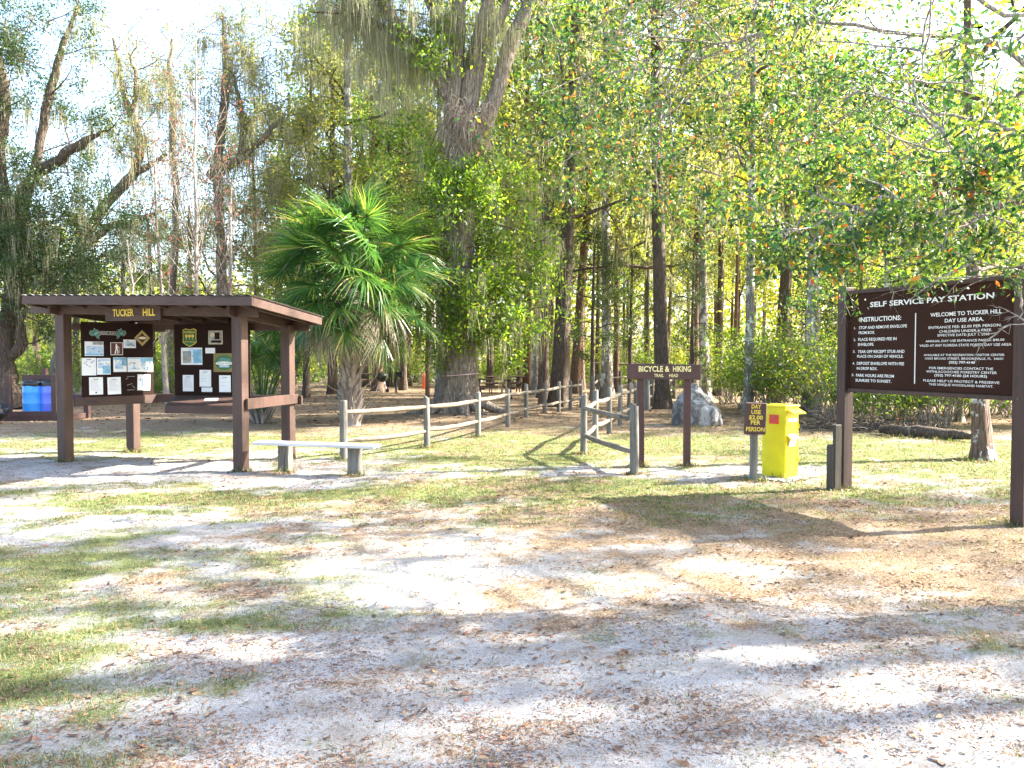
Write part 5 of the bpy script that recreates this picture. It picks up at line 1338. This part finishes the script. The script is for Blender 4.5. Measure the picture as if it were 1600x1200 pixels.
# ------------------------------------------------------------------ barrels and rack
def rack():
    Y = D(656); k = Y / F
    X = lambda px: (px - 800) * k
    Zc = lambda py: CAMH - (py - HZ) * k
    root = empty('barrel_rack', (X(66), Y, 0), 'brown timber rack enclosing the two blue barrels', 'rack')
    at = lambda mb, nm, m=M_DARKRED: attach(mb.build(nm, m), root)
    for px, h, dy in ((18, 1.17, -.15), (90, 1.17, -.15), (112, 1.17, .75), (44, 1.33, .75)):
        mb = MB(); mb.box((X(px), Y + dy, h / 2), (.13, .13, h), None, 0, .005); at(mb, 'post')
    for a, b_, z, dy in ((15, 92, 1.09, .70), (15, 115, .16, -.02), (15, 115, .55, .78)):
        mb = MB(); mb.box(((X(a) + X(b_)) / 2, Y + dy - .16, z), (X(b_) - X(a), .05, .15), None, 0, .005); at(mb, 'rail')
    mb = MB(); mb.box((X(60), Y + .3, .07), (X(116) - X(12), 1.0, .14), None, 0, .005); at(mb, 'platform')
    for px, m, lab in ((45, M_BLUE, 'bright blue plastic barrel, left one in the timber rack'), (75, M_VIOLET, 'violet blue plastic barrel, right one in the timber rack')):
        c = (X(px), Y + .24, .14)
        r = empty('barrel', c, lab, 'barrel', 'plastic barrels in the timber rack')
        mb = MB(); r0 = .285
        mb.lathe((0, 0, 0), [(0, 0), (r0 * .93, 0), (r0 * .97, .02), (r0, .1), (r0, .27), (r0 * 1.02, .285), (r0, .30), (r0, .56), (r0 * 1.02, .575), (r0, .59), (r0, .80), (r0 * .95, .84), (r0 * .9, .80)], 28); mb.build('drum', m, r)
        mb = MB(); prof = [(r0 * 1.035, .74), (r0 * 1.05, .80), (r0 * 1.02, .86), (r0 * .9, .875), (r0 * .85, .80), (.0, .70)]
        mb.lathe((0, 0, 0), prof, 28); mb.V[-1] += rs.normal(0, .006, mb.V[-1].shape); mb.build('bin_liner', M_BAG, r)
    # black bag left of the rack
    import bmesh
    from mathutils import noise as mn
    bm = bmesh.new(); bmesh.ops.create_icosphere(bm, subdivisions=4, radius=1)
    for v_ in bm.verts:
        p = v_.co; s = 1 + mn.fractal(p * 2.5, 1, 2, 3) * .18; v_.co = Vector((p.x * .5 * s, p.y * .4 * s, max(-.02, (p.z * .5 + .42) * .62 * s)))
    me = bpy.data.meshes.new('rubbish_bag'); bm.to_mesh(me); bm.free(); me.materials.append(M_BAG)
    for p in me.polygons: p.use_smooth = True
    o = bpy.data.objects.new('rubbish_bag', me); COL.objects.link(o); g = G(-22, 661); o.location = g
    tag(o, 'black plastic rubbish bag on the ground left of the barrel rack', 'bag')
M_DARKRED = wood('rack_wood', (.050, .024, .020), (.10, .055, .045), .7, 'XY')
rack()

# ------------------------------------------------------------------ picnic things
def table(px, py, rz, label, top=M_TABLE):
    g = G(px, py); root = empty('picnic_table', g, label, 'picnic table', 'picnic tables in the picnic ground', rz)
    for i in range(5): pass
    mb = MB()
    for i in range(5): mb.box((0, -.31 + .155 * i, .745), (1.85, .145, .04), None, 0, .004)
    mb.build('tabletop', top, root)
    for s_ in (-1, 1):
        mb = MB(); mb.box((0, s_ * .66, .445), (1.85, .13, .04), None, 0, .004); mb.box((0, s_ * .80, .445), (1.85, .13, .04), None, 0, .004); mb.build('seat', top, root)
        mb = MB(); x = s_ * .62
        mb.beam((x, -.25, .72), (x, -.68, 0), .04, .09); mb.beam((x, .25, .72), (x, .68, 0), .04, .09); mb.beam((x + .045, -.85, .405), (x + .045, .85, .405), .04, .09); mb.beam((x + .045, -.36, .70), (x + .045, .36, .70), .04, .08); mb.build('leg_frame', M_DARKW, root)
table(768, 622, .35, 'brown picnic table end-on just right of the huge oak')
table(788, 614, .1, 'reddish picnic table behind and right of the nearer one by the oak')
table(566, 606, .8, 'dark picnic table far back glimpsed right of the palm trunk')
def grills():
    g = G(619, 613.5); root = empty('pedestal_grill', g, 'square black park grill on a single iron pedestal', 'grill')
    mb = MB(); mb.tube([(g.x, g.y, -.05), (g.x, g.y, .72)], .045, 10); attach(mb.build('pedestal', M_BLACK), root)
    mb = MB(); mb.box((g.x, g.y, .74), (.60, .42, .03)); 
    for s_ in (-1, 1): mb.box((g.x + s_ * .29, g.y, .84), (.02, .42, .2)); 
    mb.box((g.x, g.y + .2, .84), (.60, .02, .2)); mb.box((g.x, g.y - .2, .80), (.60, .02, .12)); attach(mb.build('firebox', M_BLACK), root)
    mb = MB(); mb.box((g.x, g.y, .93), (.56, .39, .012)); attach(mb.build('grate', M_BLACK), root)
    g = G(597, 613); root = empty('kettle_grill', g, 'round black kettle grill on pale legs left of the pedestal grill', 'grill')
    mb = MB(); mb.lathe((g.x, g.y, .70), [(0, -.24), (.14, -.21), (.24, -.12), (.285, 0), (.29, .015), (.27, .10), (.19, .19), (.07, .235), (0, .24)], 20); attach(mb.build('bowl', M_BLACK), root)
    mb = MB(); mb.tube([(g.x - .05, g.y, .97), (g.x + .05, g.y, .97)], .015, 6); attach(mb.build('lid_handle', M_BLACK), root)
    for a in (-.5, 1.6, 3.7):
        mb = MB(); mb.tube([(g.x + .12 * math.cos(a), g.y + .12 * math.sin(a), .52), (g.x + .30 * math.cos(a), g.y + .30 * math.sin(a), .0)], .022, 6); attach(mb.build('leg', M_WHITE), root)
    mb = MB(); q = (g.x + .30 * math.cos(-.5), g.y + .3 * math.sin(-.5) - .04, .09); mb.tube([q, (q[0], q[1] + .05, q[2])], .09, 14); attach(mb.build('wheel', M_BLACK), root)
    # thin brown pole and orange marker behind it
    p = G(668, 624); mb = MB(); mb.tube([(p.x, p.y, -.1), (p.x, p.y, 1.5), (p.x + .02, p.y, 4.2)], [.095, .085, .07], 10, 0, True, .03)
    tag(mb.build('wooden_pole', M_BARKR), 'thin reddish brown pole just left of the huge oak', 'pole')
    p = G(663.5, 607); mb = MB(); mb.lathe((p.x, p.y, 0), [(.0, 0), (.16, 0), (.15, .05), (.13, .30), (.10, .60), (.05, .78), (0, .80)], 16)
    tag(mb.build('orange_marker', M_ORANGE), 'small orange marker standing left of the thin brown pole', 'marker')
grills()

# ------------------------------------------------------------------ leaves and tufts gathered at the feet of posts, box, boulder and log
def gather():
    bases = [(G(px, py), .13) for px, py in ((103, 722), (377, 735), (450, 716), (208, 705), (444, 737), (553, 742), (991, 740), (912, 708), (930, 690), (1001, 727), (1073, 727), (1179, 750), (1318, 763), (1595, 819), (537, 716), (667, 698), (747, 682))]
    bases += [(G(px, py), .22) for px, py in ((1205, 750), (1235, 750), (1300, 762), (1075, 668), (1100, 668), (1125, 666), (1400, 684), (1450, 688), (1500, 692), (1537, 718), (1525, 718))]
    ml = MB(); mg = MB()
    for p, r_ in bases:
        m = 46; a = rs.uniform(0, 6.28, m); d_ = r_ * (.5 + np.abs(rs.normal(0, .7, m))); x = p.x + np.cos(a) * d_; y = p.y + np.sin(a) * d_
        c = np.stack([x, y, gz(x, y) + rs.uniform(.004, .03, m)], -1); b = rs.uniform(0, 6.28, m); L_ = .06 * rs.uniform(.5, 1.3, m)
        dd = np.stack([np.cos(b), np.sin(b), rs.normal(0, .25, m)], -1) * L_[:, None]; q = np.stack([-np.sin(b), np.cos(b), rs.normal(0, .4, m)], -1)
        ml.ribbons(np.stack([c - dd / 2, c, c + dd / 2], 1), np.stack([L_ * .08, L_ * .42, L_ * .05], 1), q)
        m = 90; a = rs.uniform(0, 6.28, m); d_ = r_ * (.55 + np.abs(rs.normal(0, .5, m))); x = p.x + np.cos(a) * d_; y = p.y + np.sin(a) * d_
        c = np.stack([x, y, gz(x, y) - .004], -1); l = rs.uniform(.03, .12, m)
        dd = np.stack([rs.normal(0, .35, m), rs.normal(0, .35, m), np.ones(m)], -1) * l[:, None]; b = rs.uniform(0, 3.14, m)
        mg.ribbons(np.stack([c, c + dd * .6, c + dd * np.array([1.3, 1.3, .9])], 1), np.stack([np.ones(m) * .006, np.ones(m) * .005, np.ones(m) * .001], 1), np.stack([np.cos(b), np.sin(b), 0 * b], -1))
    tag(ml.build('leaf_litter', L_LIT), kind='stuff'); tag(mg.build('grass', L_GRASS), kind='stuff')
gather()
